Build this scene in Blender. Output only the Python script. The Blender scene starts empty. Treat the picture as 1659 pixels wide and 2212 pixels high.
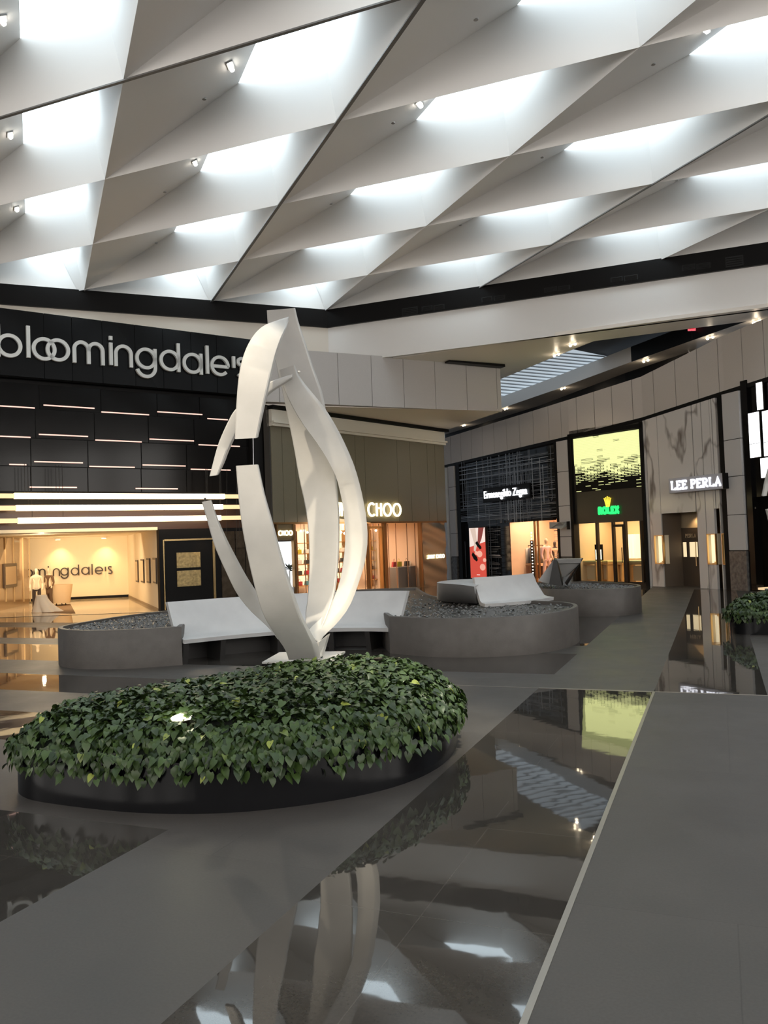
import bpy, bmesh, math, random
from math import sin, cos, pi, radians, sqrt
from mathutils import Vector, Matrix
random.seed(7)
S = bpy.context.scene
COL = S.collection

# ---------------------------------------------------------------- camera
F = 1780.0; CX, CY = 829.5, 1106.0; CAMH = 2.1; PIT = radians(2.0); ROL = 0.036
cam_d = bpy.data.cameras.new('camera'); cam = bpy.data.objects.new('camera', cam_d); COL.objects.link(cam)
fwd = Vector((0, cos(PIT), sin(PIT))); zup = Vector((0, -sin(PIT), cos(PIT))); xax = Vector((1, 0, 0))
rgt = xax*cos(ROL) - zup*sin(ROL); upv = xax*sin(ROL) + zup*cos(ROL)
m = Matrix((rgt, upv, -fwd)).transposed().to_4x4(); m.translation = Vector((0, 0, CAMH))
cam.matrix_world = m
cam_d.sensor_fit = 'VERTICAL'; cam_d.sensor_height = 36.0; cam_d.lens = F/2212*36.0
cam_d.clip_start = .05; cam_d.clip_end = 300
S.camera = cam
# ---------------------------------------------------------------- look
S.view_settings.view_transform = 'Standard'; S.view_settings.look = 'None'
S.view_settings.gamma = 1; S.view_settings.exposure = 0.0; S.view_settings.use_curve_mapping = False
S.cycles.max_bounces = 8; S.cycles.diffuse_bounces = 6; S.cycles.glossy_bounces = 4
S.cycles.transparent_max_bounces = 12; S.cycles.transmission_bounces = 4
S.cycles.sample_clamp_indirect = 3.0; S.cycles.use_denoising = True
S.cycles.caustics_reflective = False; S.cycles.caustics_refractive = False
SKYL = 4.8        # skylight brightness
REAR_FILL = 4.6       # unseen glazing behind the photographer and side panes added for fill
wd = bpy.data.worlds.new('world'); S.world = wd; wd.use_nodes = True
wd.node_tree.nodes['Background'].inputs[0].default_value = (.75, .87, 1, 1)
wd.node_tree.nodes['Background'].inputs[1].default_value = .25

# ---------------------------------------------------------------- photo geometry helpers
O = Vector((0, 0, CAMH))
def ray(x, y): return fwd*F + rgt*(x-CX) - upv*(y-CY)
def gp(x, y, z=0.0):
    d = ray(x, y); return O + d*((z-CAMH)/d.z)
def dep(x, y, Y):
    d = ray(x, y); return O + d*(Y/d.y)
class Wall:
    """vertical plane through plan points p (left) and q (right)"""
    def __init__(s, p, q):
        s.p = Vector((p[0], p[1], 0)); s.d = (Vector((q[0], q[1], 0))-s.p).normalized()
        n = Vector((s.d.y, -s.d.x, 0))
        if (O-s.p).dot(n) < 0: n = -n
        s.n = n; s.L = (Vector((q[0], q[1], 0))-s.p).length
    def sz(s, x, y, off=0):
        d = ray(x, y); t = ((s.p + s.n*off - O).dot(s.n))/d.dot(s.n); P = O+d*t
        return (P-s.p).dot(s.d), P.z
    def P(s, a, z, off=0): return s.p + s.d*a + s.n*off + Vector((0, 0, z))
    def X(s, x, y, off=0):
        a, z = s.sz(x, y, off); return s.P(a, z, off)
    def rc(s, x0, y0, x1, y1, off=0):
        xm, ym = (x0+x1)/2, (y0+y1)/2
        return s.sz(x0, ym, off)[0], s.sz(x1, ym, off)[0], s.sz(xm, y1, off)[1], s.sz(xm, y0, off)[1]
T0 = radians(22)
EU = Vector((cos(T0), -sin(T0), 0)); EV = Vector((sin(T0), cos(T0), 0))      # floor grid axes
def UV(u, v, z=0): return EU*u + EV*v + Vector((0, 0, z))

# ---------------------------------------------------------------- materials
MATS = {}
def mat(name, col=(.5, .5, .5), rough=.5, metal=0, emit=None, es=0, spec=.5, noise=None, bump=0, bscale=20, coat=0):
    if name in MATS: return MATS[name]
    m = bpy.data.materials.new(name); m.use_nodes = True; nt = m.node_tree; b = nt.nodes['Principled BSDF']
    b.inputs['Base Color'].default_value = (*col, 1); b.inputs['Roughness'].default_value = rough
    b.inputs['Metallic'].default_value = metal; b.inputs['Specular IOR Level'].default_value = spec
    b.inputs['Coat Weight'].default_value = coat
    if emit: b.inputs['Emission Color'].default_value = (*emit, 1); b.inputs['Emission Strength'].default_value = es
    tc = nt.nodes.new('ShaderNodeTexCoord')
    if noise:
        sc, amt = noise
        n = nt.nodes.new('ShaderNodeTexNoise'); n.inputs['Scale'].default_value = sc; n.inputs['Detail'].default_value = 5
        nt.links.new(tc.outputs['Object'], n.inputs['Vector'])
        r = nt.nodes.new('ShaderNodeMapRange'); r.inputs[1].default_value = .3; r.inputs[2].default_value = .7
        r.inputs[3].default_value = 1-amt; r.inputs[4].default_value = 1+amt
        nt.links.new(n.outputs['Fac'], r.inputs[0])
        mx = nt.nodes.new('ShaderNodeVectorMath'); mx.operation = 'SCALE'; mx.inputs[0].default_value = col
        nt.links.new(r.outputs[0], mx.inputs['Scale']); nt.links.new(mx.outputs[0], b.inputs['Base Color'])
    if bump:
        n2 = nt.nodes.new('ShaderNodeTexNoise'); n2.inputs['Scale'].default_value = bscale; n2.inputs['Detail'].default_value = 3
        nt.links.new(tc.outputs['Object'], n2.inputs['Vector'])
        bp = nt.nodes.new('ShaderNodeBump'); bp.inputs['Strength'].default_value = bump; bp.inputs['Distance'].default_value = .02
        nt.links.new(n2.outputs['Fac'], bp.inputs['Height']); nt.links.new(bp.outputs[0], b.inputs['Normal'])
    MATS[name] = m; return m
def emis(name, col, st):
    return mat(name, (col[0]*.5, col[1]*.5, col[2]*.5), .5, emit=col, es=st)
def glass(name, tint=(1, 1, 1), refl=.12, rough=.0):
    if name in MATS: return MATS[name]
    m = bpy.data.materials.new(name); m.use_nodes = True; nt = m.node_tree; nt.nodes.clear()
    o = nt.nodes.new('ShaderNodeOutputMaterial'); mx = nt.nodes.new('ShaderNodeMixShader')
    t = nt.nodes.new('ShaderNodeBsdfTransparent'); t.inputs[0].default_value = (*tint, 1)
    g = nt.nodes.new('ShaderNodeBsdfGlossy'); g.inputs['Roughness'].default_value = rough
    lw = nt.nodes.new('ShaderNodeLayerWeight'); lw.inputs[0].default_value = refl
    nt.links.new(lw.outputs['Fresnel'], mx.inputs[0]); nt.links.new(t.outputs[0], mx.inputs[1]); nt.links.new(g.outputs[0], mx.inputs[2])
    nt.links.new(mx.outputs[0], o.inputs[0]); MATS[name] = m; return m

# ---------------------------------------------------------------- mesh helpers
class MB:
    def __init__(s): s.v = []; s.f = []; s.mi = []
    def add(s, vs, fs, mi=0):
        o = len(s.v); s.v += [Vector(v) for v in vs]; s.f += [tuple(i+o for i in f) for f in fs]; s.mi += [mi]*len(fs); return s
    def prism(s, P, d, mi=0):
        n = len(P); P = [Vector(p) for p in P]; d = Vector(d)
        return s.add(P+[p+d for p in P], [tuple(range(n)), tuple(range(2*n-1, n-1, -1))]+[(i, (i+1) % n, n+(i+1) % n, n+i) for i in range(n)], mi)
    def box(s, a, b, mi=0):
        x0, y0, z0 = a; x1, y1, z1 = b
        return s.prism([(x0, y0, z0), (x1, y0, z0), (x1, y1, z0), (x0, y1, z0)], (0, 0, z1-z0), mi)
    def wb(s, W, s0, s1, z0, z1, off=0, th=.05, mi=0):
        return s.prism([W.P(s0, z0, off), W.P(s1, z0, off), W.P(s1, z1, off), W.P(s0, z1, off)], -W.n*th, mi)
    def wr(s, W, x0, y0, x1, y1, off=0, th=.05, mi=0):
        a, b, z0, z1 = W.rc(x0, y0, x1, y1, off); return s.wb(W, a, b, z0, z1, off, th, mi)
    def wp(s, W, pts, off=0, th=.05, mi=0):
        return s.prism([W.X(x, y, off) for x, y in pts], -W.n*th, mi)
    def tube(s, path, r, n=8, mi=0, cap=True):
        path = [Vector(p) for p in path]; rs = r if isinstance(r, (list, tuple)) else [r]*len(path); rings = []
        ref = None
        for i, p in enumerate(path):
            t = (path[min(i+1, len(path)-1)]-path[max(i-1, 0)]).normalized()
            if ref is None: ref = t.orthogonal().normalized()
            ref = (ref - t*ref.dot(t)).normalized(); b = t.cross(ref)
            rings.append([p+(ref*cos(2*pi*k/n)+b*sin(2*pi*k/n))*rs[i] for k in range(n)])
        vs = [q for r_ in rings for q in r_]; fs = []
        for i in range(len(path)-1):
            for k in range(n): fs.append((i*n+k, i*n+(k+1) % n, (i+1)*n+(k+1) % n, (i+1)*n+k))
        if cap: fs += [tuple(range(n-1, -1, -1)), tuple((len(path)-1)*n+k for k in range(n))]
        return s.add(vs, fs, mi)
    def lathe(s, c, prof, n=20, mi=0, sx=1, sy=1):
        c = Vector(c); vs = []; fs = []
        for r, z in prof: vs += [c+Vector((r*sx*cos(2*pi*k/n), r*sy*sin(2*pi*k/n), z)) for k in range(n)]
        for i in range(len(prof)-1):
            for k in range(n): fs.append((i*n+k, i*n+(k+1) % n, (i+1)*n+(k+1) % n, (i+1)*n+k))
        fs += [tuple(range(n-1, -1, -1)), tuple((len(prof)-1)*n+k for k in range(n))]
        return s.add(vs, fs, mi)
    def sections(s, secs, mi=0, closed=True, caps=True):
        """loft a list of equal length loops"""
        n = len(secs[0]); vs = [Vector(p) for q in secs for p in q]; fs = []
        for i in range(len(secs)-1):
            for k in range(n if closed else n-1): fs.append((i*n+k, i*n+(k+1) % n, (i+1)*n+(k+1) % n, (i+1)*n+k))
        if caps: fs += [tuple(range(n-1, -1, -1)), tuple((len(secs)-1)*n+k for k in range(n))]
        return s.add(vs, fs, mi)
    def build(s, name, ms, parent=None, smooth=False, bevel=0, recalc=True):
        me = bpy.data.meshes.new(name)
        if parent is not None: off = parent_world(parent)
        else:
            xs = [v.x for v in s.v]; ys = [v.y for v in s.v]; zs = [v.z for v in s.v]
            off = Vector(((min(xs)+max(xs))/2, (min(ys)+max(ys))/2, min(zs)))
        me.from_pydata([v-off for v in s.v], [], s.f)
        ms = ms if isinstance(ms, (list, tuple)) else [ms]
        for m_ in ms: me.materials.append(m_)
        for p, i in zip(me.polygons, s.mi): p.material_index = i
        if recalc:
            bm = bmesh.new(); bm.from_mesh(me); bmesh.ops.recalc_face_normals(bm, faces=bm.faces); bm.to_mesh(me); bm.free()
        if smooth:
            me.polygons.foreach_set('use_smooth', [True]*len(me.polygons))
            if smooth != True: me.set_sharp_from_angle(angle=radians(smooth))
        o = bpy.data.objects.new(name, me); COL.objects.link(o)
        if parent is not None: o.parent = parent
        else: o.location = off
        if bevel:
            b = o.modifiers.new('bevel', 'BEVEL'); b.width = bevel; b.segments = 2; b.limit_method = 'ANGLE'
        return o
def parent_world(o):
    v = Vector((0, 0, 0))
    while o is not None: v += o.location; o = o.parent
    return v
def tag(o, label=None, cat=None, group=None, kind=None):
    if label: o['label'] = label
    if cat: o['category'] = cat
    if group: o['group'] = group
    if kind: o['kind'] = kind
    return o
def struct(o): o['kind'] = 'structure'; return o
def empty(name, loc, label, cat, group=None):
    o = bpy.data.objects.new(name, None); COL.objects.link(o); o.location = loc; o.empty_display_size = .2
    return tag(o, label, cat, group)
def dup(o, loc, label=None, rotz=0, parent=None):
    r = o.copy(); COL.objects.link(r)
    if parent is None:
        r.location = loc; r.rotation_euler = (0, 0, rotz)
        if label: r['label'] = label
    else: r.parent = parent
    for c in list(o.children):
        if c is not r: dup(c, None, parent=r)
    return r
def area(loc, aim, sx, sy, power, col=(1, 1, 1), name='light', spread=pi):
    l = bpy.data.lights.new(name, 'AREA'); l.shape = 'RECTANGLE'; l.size = sx; l.size_y = sy; l.energy = power; l.color = col; l.spread = spread
    o = bpy.data.objects.new(name, l); COL.objects.link(o); o.location = loc
    o.rotation_euler = (Vector(aim)-Vector(loc)).to_track_quat('-Z', 'Y').to_euler(); return o
def point(loc, power, col=(1, 1, 1), r=.1, name='lamp_light'):
    l = bpy.data.lights.new(name, 'POINT'); l.energy = power; l.color = col; l.shadow_soft_size = r
    o = bpy.data.objects.new(name, l); COL.objects.link(o); o.location = loc; return o
def spot(loc, aim, power, col=(1, 1, 1), ang=60, r=.05, blend=.5, name='spot_light'):
    l = bpy.data.lights.new(name, 'SPOT'); l.energy = power; l.color = col; l.shadow_soft_size = r; l.spot_size = radians(ang); l.spot_blend = blend
    o = bpy.data.objects.new(name, l); COL.objects.link(o); o.location = loc
    o.rotation_euler = (Vector(aim)-Vector(loc)).to_track_quat('-Z', 'Y').to_euler(); return o

# letters drawn with strokes: list of (kind, data) in em units, mapped on a wall
def arc(cx, cy, rx, ry, a0, a1, n=20):
    return [(cx+rx*cos(radians(a0+(a1-a0)*i/n)), cy+ry*sin(radians(a0+(a1-a0)*i/n))) for i in range(n+1)]
def stroke(mb, path, w, tr, th, closed=False):
    """path in 2D, w width, tr(x,y,k) -> 3D with k = 0 front / 1 back"""
    n = len(path); L = []; R = []
    for i, (x, y) in enumerate(path):
        if closed: a = path[(i-1) % n]; b = path[(i+1) % n]
        else: a = path[max(i-1, 0)]; b = path[min(i+1, n-1)]
        dx, dy = b[0]-a[0], b[1]-a[1]; l = sqrt(dx*dx+dy*dy) or 1
        wx = w[0] if isinstance(w, tuple) else w; wy = w[1] if isinstance(w, tuple) else w
        L.append((x-dy/l*wx/2, y+dx/l*wy/2)); R.append((x+dy/l*wx/2, y-dx/l*wy/2))
    secs = [[tr(*L[i], 0), tr(*R[i], 0), tr(*R[i], 1), tr(*L[i], 1)] for i in range(n)]
    if closed: secs.append(secs[0])
    mb.sections(secs, caps=not closed)
GOTH = {  # Avant-garde lower case: x height 1 = ring diameter
 'b': lambda w: [([(w/2, 0), (w/2, 1.35)], 0), (arc(.5, .5, .5-w/2, .5-w/2, 0, 360, 32)[:-1], 1)],
 'l': lambda w: [([(w/2, 0), (w/2, 1.35)], 0)],
 'o': lambda w: [(arc(.5, .5, .5-w/2, .5-w/2, 0, 360, 32)[:-1], 1)],
 'i': lambda w: [([(w/2, 0), (w/2, 1)], 0), ([(w/2, 1.12), (w/2, 1.3)], 0)],
 'n': lambda w: [([(w/2, 0), (w/2, .6)]+arc(.42, .58, .42-w/2, .42-w/2, 180, 0, 18)+[(.84-w/2, 0)], 0)],
 'm': lambda w: [([(w/2, 0), (w/2, .62)]+arc(.38, .62, .38-w/2, .38-w/2, 180, 0, 18)+[(.76-w/2, 0)], 0), ([(.76-w/2, .55), (.76-w/2, .62)]+arc(1.14-w, .62, .38-w/2, .38-w/2, 180, 0, 18)+[(1.52-1.5*w, 0)], 0)],
 'g': lambda w: [(arc(.5, .5, .5-w/2, .5-w/2, 0, 360, 32)[:-1], 1), ([(1-w/2, .98), (1-w/2, .1)]+arc(.5, .1, .5-w/2, .5-w/2, 0, -165, 22), 0)],
 'd': lambda w: [(arc(.5, .5, .5-w/2, .5-w/2, 0, 360, 32)[:-1], 1), ([(1-w/2, 0), (1-w/2, 1.35)], 0)],
 'a': lambda w: [(arc(.5, .5, .5-w/2, .5-w/2, 0, 360, 32)[:-1], 1), ([(1-w/2, 0), (1-w/2, 1)], 0)],
 'e': lambda w: [([(w*.6, .47), (1-w/2, .47)]+arc(.5, .5, .5-w/2, .5-w/2, 0, 318, 28), 0)],
 "'": lambda w: [([(w/2, .40), (w/2, .97)], 0)],
 's': lambda w: [(arc(.3, .76, .24-w*.3, .24-w/2, 30, 270, 12)+arc(.3, .25, .26-w*.3, .27-w/2, 90, -150, 12), 0)],
}
CAPS = {  # thin art deco capitals, height 1
 'J': (.3, [[(.26, 1), (.26, .2)]+arc(.14, .2, .12, .17, 0, -150, 10)]), 'I': (.1, [[(.05, 0), (.05, 1)]]),
 'M': (.5, [[(.05, 0), (.05, .97), (.25, .35), (.45, .97), (.45, 0)]]), 'Y': (.42, [[(.02, 1), (.21, .5), (.21, 0)], [(.4, 1), (.21, .5)]]),
 'C': (.52, [arc(.32, .5, .27, .47, 50, 310, 22)]), 'H': (.46, [[(.06, 0), (.06, 1)], [(.4, 0), (.4, 1)], [(.06, .62), (.4, .62)]]),
 'O': (.66, [arc(.33, .5, .29, .47, 0, 360, 28)]),
 'L': (.5, [[(.1, 1), (.1, .03), (.48, .03)], [(.48, 0), (.48, .25)], [(0, .97), (.22, .97)]]),
 'E': (.5, [[(.1, 0), (.1, 1)], [(0, .97), (.46, .97)], [(.1, .52), (.38, .52)], [(0, .03), (.48, .03)], [(.47, 0), (.47, .24)], [(.45, 1), (.45, .78)]]),
 'P': (.5, [[(.1, 0), (.1, 1)], [(0, .03), (.24, .03)], [(0, .97), (.26, .97)]+arc(.26, .73, .2, .24, 90, -90, 10)+[(.1, .49)]]),
 'R': (.55, [[(.1, 0), (.1, 1)], [(0, .03), (.22, .03)], [(0, .97), (.26, .97)]+arc(.26, .73, .2, .24, 90, -90, 10)+[(.1, .49)], [(.26, .49), (.46, .03), (.56, .03)]]),
 'A': (.56, [[(.06, .02), (.29, 1), (.52, .02)], [(.16, .34), (.42, .34)], [(0, .03), (.16, .03)], [(.42, .03), (.58, .03)]]),
 'X': (.55, [[(.06, .02), (.5, .98)], [(.5, .02), (.06, .98)], [(0, .03), (.18, .03)], [(.4, .03), (.58, .03)], [(0, .97), (.18, .97)], [(.4, .97), (.58, .97)]]),
 'T': (.4, [[(.2, 0), (.2, 1)], [(0, .97), (.4, .97)]]), ' ': (.22, []),
}
def caps_text(txt, W, s0, z0, h, width, w, off, th, m_, parent, name='letter', slope=0, skip=''):
    adv = sum(CAPS[c][0]+.1 for c in txt)-.1; k = width/(adv*h); x = 0
    for c in txt:
        if CAPS[c][1] and c not in skip:
            mb = MB()
            def tr(a, b, q, x=x): return W.P(s0+(x+a)*h*k, z0+b*h+(x+a)*h*k*slope, off-(th if q else 0))
            for p in CAPS[c][1]: stroke(mb, p, (w/h/k, w/h), tr, th)
            mb.build(name, m_, parent)
        x += CAPS[c][0]+.1
def font_text(txt, W, s0, s1, z0, h, off, m_, parent, name='lettering', slope=0):
    c = bpy.data.curves.new(name, 'FONT'); c.body = txt; c.extrude = .02; c.resolution_u = 3
    o = bpy.data.objects.new('tmp', c); COL.objects.link(o); bpy.context.view_layer.update()
    me = bpy.data.meshes.new_from_object(o.evaluated_get(bpy.context.evaluated_depsgraph_get()))
    bpy.data.objects.remove(o); xs = [v.co.x for v in me.vertices]; ys = [v.co.y for v in me.vertices]
    a, b = min(xs), max(xs); k = (s1-s0)/(b-a); kz = h/(max(ys)-min(ys)); mz = min(ys)
    pw = parent_world(parent) if parent else Vector((0, 0, 0))
    for v in me.vertices:
        x = (v.co.x-a)*k; v.co = W.P(s0+x, z0+(v.co.y-mz)*kz+x*slope, off+v.co.z) - pw
    me.materials.append(m_); r = bpy.data.objects.new(name, me); COL.objects.link(r)
    if parent: r.parent = parent
    return r
def catmull(P, n=6, closed=False):
    out = []; N = len(P); P = [Vector(p) for p in P]
    for i in range(N if closed else N-1):
        g = lambda k: P[k % N] if closed else P[max(0, min(N-1, k))]
        a, b, c, d = g(i-1), g(i), g(i+1), g(i+2)
        for j in range(n):
            t = j/n; out.append(.5*((2*b)+(c-a)*t+(2*a-5*b+4*c-d)*t*t+(3*b-a-3*c+d)*t*t*t))
    if not closed: out.append(P[-1])
    return out

# ================================================================ STRUCTURE
M_white = mat('white_plaster', (.78, .755, .73), .6)
M_ceil = mat('ceiling_white', (.87, .845, .82), .55)
M_cream = mat('cream_plaster', (.74, .68, .6), .6)
M_black = mat('black_panel', (.005, .0045, .0045), .4, spec=.15)
M_blackg = mat('black_gloss', (.004, .0035, .0035), .12, spec=.18)
M_panel = mat('greige_panel', (.46, .43, .41), .5, noise=(40, .03))
M_seam = mat('dark_seam', (.05, .045, .04), .6)
M_bronze = mat('bronze', (.22, .13, .06), .3, .8)
M_gold = mat('gold_metal', (.75, .52, .25), .28, 1)
M_darkm = mat('dark_metal', (.03, .025, .02), .35, .6)
M_warmroom = mat('warm_room', (.8, .68, .5), .6)
M_glass = glass('shop_glass', (.97, .97, .97), .08)
M_bronzeglass = glass('bronze_glass', (.80, .68, .52), .25)

# ---- floor: polished tiles crossed by honed strips, one mesh with two materials
def floor_mat(name, base, rough, rvar, bump, joints, tile, distort=0):
    m = bpy.data.materials.new(name); m.use_nodes = True; nt = m.node_tree; b = nt.nodes['Principled BSDF']; L = nt.links
    tc = nt.nodes.new('ShaderNodeTexCoord'); mp = nt.nodes.new('ShaderNodeMapping'); L.new(tc.outputs['UV'], mp.inputs[0])
    mp.inputs['Location'].default_value = (tile[2], tile[3], 0)
    br = nt.nodes.new('ShaderNodeTexBrick'); L.new(mp.outputs[0], br.inputs['Vector'])
    br.offset = joints; br.inputs['Scale'].default_value = 1; br.inputs['Brick Width'].default_value = tile[0]; br.inputs['Row Height'].default_value = tile[1]
    br.inputs['Mortar Size'].default_value = .0035; br.inputs['Mortar Smooth'].default_value = .1
    c = base; br.inputs['Color1'].default_value = (*c, 1); br.inputs['Color2'].default_value = (c[0]*.9, c[1]*.9, c[2]*.9, 1)
    jm = 1.5 if rough < .2 else .8; br.inputs['Mortar'].default_value = (c[0]*jm, c[1]*jm, c[2]*jm, 1)
    n = nt.nodes.new('ShaderNodeTexNoise'); n.inputs['Scale'].default_value = 1.3; n.inputs['Detail'].default_value = 8; n.inputs['Roughness'].default_value = .65
    L.new(tc.outputs['UV'], n.inputs['Vector'])
    r = nt.nodes.new('ShaderNodeMapRange'); r.inputs[1].default_value = .3; r.inputs[2].default_value = .7; r.inputs[3].default_value = .82; r.inputs[4].default_value = 1.18; L.new(n.outputs['Fac'], r.inputs[0])
    n3 = nt.nodes.new('ShaderNodeTexNoise'); n3.inputs['Scale'].default_value = 60; n3.inputs['Detail'].default_value = 6; L.new(tc.outputs['UV'], n3.inputs['Vector'])
    r3 = nt.nodes.new('ShaderNodeMapRange'); r3.inputs[1].default_value = .3; r3.inputs[2].default_value = .7; r3.inputs[3].default_value = .9; r3.inputs[4].default_value = 1.1; L.new(n3.outputs['Fac'], r3.inputs[0])
    ml = nt.nodes.new('ShaderNodeMath'); ml.operation = 'MULTIPLY'; L.new(r.outputs[0], ml.inputs[0]); L.new(r3.outputs[0], ml.inputs[1])
    sc = nt.nodes.new('ShaderNodeVectorMath'); sc.operation = 'SCALE'; L.new(br.outputs['Color'], sc.inputs[0]); L.new(ml.outputs[0], sc.inputs['Scale']); L.new(sc.outputs[0], b.inputs['Base Color'])
    rr = nt.nodes.new('ShaderNodeMapRange'); rr.inputs[1].default_value = .35; rr.inputs[2].default_value = .65; rr.inputs[3].default_value = rough; rr.inputs[4].default_value = rough+rvar
    L.new(n.outputs['Fac'], rr.inputs[0]); L.new(rr.outputs[0], b.inputs['Roughness'])
    # long-wave waviness of the slabs
    mv = nt.nodes.new('ShaderNodeMapping'); mv.inputs['Scale'].default_value = (1, 1, 1); L.new(tc.outputs['UV'], mv.inputs[0])
    n2 = nt.nodes.new('ShaderNodeTexNoise'); n2.inputs['Scale'].default_value = 3.0; n2.inputs['Detail'].default_value = 2; L.new(mv.outputs[0], n2.inputs['Vector'])
    bp = nt.nodes.new('ShaderNodeBump'); bp.inputs['Strength'].default_value = 1; bp.inputs['Distance'].default_value = bump; L.new(n2.outputs['Fac'], bp.inputs['Height'])
    bp2 = nt.nodes.new('ShaderNodeBump'); bp2.invert = True; bp2.inputs['Strength'].default_value = .6; bp2.inputs['Distance'].default_value = .002; L.new(br.outputs['Fac'], bp2.inputs['Height']); L.new(bp.outputs[0], bp2.inputs['Normal'])
    L.new(bp2.outputs[0], b.inputs['Normal']); b.inputs['Specular IOR Level'].default_value = .35 if rough > .2 else .46
    return m
M_pol = floor_mat('polished_stone', (.042, .037, .032), .02, .008, .0005, .0, (.7575, 1.456, .1225, 1.444), 1)
M_hon = floor_mat('honed_stone', (.063, .055, .049), .42, .10, .001, .5, (2.2, 2.9, .0, 1.0))
ucuts = [-45, -14, -3.91, -2.385, -.875, .475, 30]
vcuts = [-16, 5.15, 7.1, 8.42, 9.72, 11.07, 11.36, 11.9, 12.5, 14.7, 15.75, 18.0, 19.3, 22, 31, 55]
def honed(u, v):
    if u < -3.91:
        return 5.15 < v < 7.1 or 8.42 < v < 9.72 or 11.07 < v < 12.5 or 14.7 < v < 15.75 or 18.0 < v < 19.3 or v > 55
    if -3.91 < u < -2.385: return v < 12.5 or 14.7 < v < 15.75
    if v < 11.36: return u > -.875
    if u < -.875: return not (u < -2.385 and v > 12.5) if u < -2.385 else True
    if u < .475: return v > 31
    return True
mb = MB(); uvs = []
for i in range(len(ucuts)-1):
    for j in range(len(vcuts)-1):
        u0, u1, v0, v1 = ucuts[i], ucuts[i+1], vcuts[j], vcuts[j+1]
        mb.add([UV(u0, v0), UV(u1, v0), UV(u1, v1), UV(u0, v1)], [(0, 1, 2, 3)], 1 if honed((u0+u1)/2, (v0+v1)/2) else 0)
        uvs += [(u0, v0), (u1, v0), (u1, v1), (u0, v1)]
fl = struct(mb.build('floor', [M_pol, M_hon], recalc=False))
ul = fl.data.uv_layers.new(name='UVMap')
for k, uv in enumerate(uvs): ul.data[k].uv = uv
# metal trims between honed and polished stone
M_trim = mat('floor_trim_metal', (.34, .31, .27), .35, .7)
def ubox(u0, u1, v0, v1, z0, z1): return MB().prism([UV(u0, v0, z0), UV(u1, v0, z0), UV(u1, v1, z0), UV(u0, v1, z0)], (0, 0, z1-z0))
struct(ubox(-.892, -.858, -2, 11.36, 0, .004).build('trim_1', M_trim))
struct(ubox(-2.385, 12, 11.345, 11.375, 0, .004).build('trim_2', M_trim))
struct(ubox(-3.8, -2.385, 11.345, 11.36, 0, .003).build('trim_3', M_trim))

# ---- coffered ceiling: parallelogram lattice, A lines (az -23) and B lines (az -68)
A0d = radians(-23); EA = Vector((sin(A0d), cos(A0d), 0)); NA = Vector((cos(A0d), -sin(A0d), 0))   # a measured along NA
HC, HS = 11.2, 12.4; A00, DA, B00, DB = 1.75, 4.45, 12.75, 3.255
det = NA.x*EV.y - NA.y*EV.x
def LAT(a, b, z):
    p = A00+DA*a; q = B00+DB*b
    x = (p*EV.y - q*NA.y)/det; y = (NA.x*q - EV.x*p)/det
    return Vector((x, y, z))
def lat_inv(P): return (P.dot(NA)-A00)/DA, (Vector((P.x, P.y, 0)).dot(EV)-B00)/DB
LWV = 30.3     # left wall: distance along EA
def inside(P): return P.x*EA.x+P.y*EA.y <= LWV
def clip_poly(poly):
    out = []; n = len(poly)
    d = lambda P: LWV-(P.x*EA.x+P.y*EA.y)
    for i in range(n):
        a, b = poly[i], poly[(i+1) % n]; da, db = d(a), d(b)
        if da >= 0: out.append(a)
        if da*db < 0: out.append(a+(b-a)*(da/(da-db)))
    return out
M_sky = emis('skylight_glazing', (.78, .92, 1.0), SKYL)
cb = MB(); nwin = 0
FA0, FA1, FB0, FB1 = .59, .93, .42, .88
for ia in range(-4, 7):
    for ib in range(-7, 5):
        q = [LAT(ia, ib, HC), LAT(ia+1, ib, HC), LAT(ia+1, ib+1, HC), LAT(ia, ib+1, HC)]
        if all(p.length > 46 for p in q) or q[0].y < -14: continue
        if not any(inside(p) for p in q): continue
        cut = not all(inside(p) for p in q)
        fa0, fa1, fb0, fb1 = FA0, FA1, FB0, FB1
        t = [LAT(ia+fa0, ib+fb0, HS), LAT(ia+fa1, ib+fb0, HS), LAT(ia+fa1, ib+fb1, HS), LAT(ia+fa0, ib+fb1, HS)]
        faces = [[q[0], q[1], t[1], t[0]], [q[1], q[2], t[2], t[1]], [q[2], q[3], t[3], t[2]], [q[3], q[0], t[0], t[3]]]
        pane = list(t)
        if cut:
            faces = [clip_poly(f) for f in faces]; pane = clip_poly(pane)
        for f in faces:
            if len(f) > 2: cb.add(f, [tuple(range(len(f)))])
        if len(pane) > 2:
            nwin += 1; struct(MB().prism(pane, (0, 0, .03)).build('window_%d' % nwin, M_sky))
ce = struct(cb.build('ceiling', M_ceil, recalc=False))
# slim seam profiles hanging on some lattice lines
M_seamc = mat('ceiling_seam', (.18, .175, .17), .5)
tn = 4
def seam(p, q, w=.05):
    global tn
    d = (q-p).normalized(); n = Vector((-d.y, d.x, 0))*w/2
    struct(MB().prism([p-n, p+n, q+n, q-n], (0, 0, -.03)).build('trim_%d' % tn, M_seamc)); tn += 1
def alen(a):   # where line A=a meets the left wall
    P = LAT(a, 0, HC); return P+EA*(LWV-(P.x*EA.x+P.y*EA.y))
seam(LAT(1, -5, HC), alen(1), .08); seam(LAT(-3, 0, HC), LAT(1, 0, HC), .07); seam(LAT(3, -3, HC), LAT(3, 5, HC), .05)

# ---- left and right upper walls: black band and white fascia
dL = Vector((sin(radians(67)), cos(radians(67)), 0))
C0 = EA*LWV + NA*0
def LWP(t, z=0, off=0): return EA*(LWV+off)*1.0 + NA*t + Vector((0, 0, z))
VB = B00+5*DB
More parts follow.
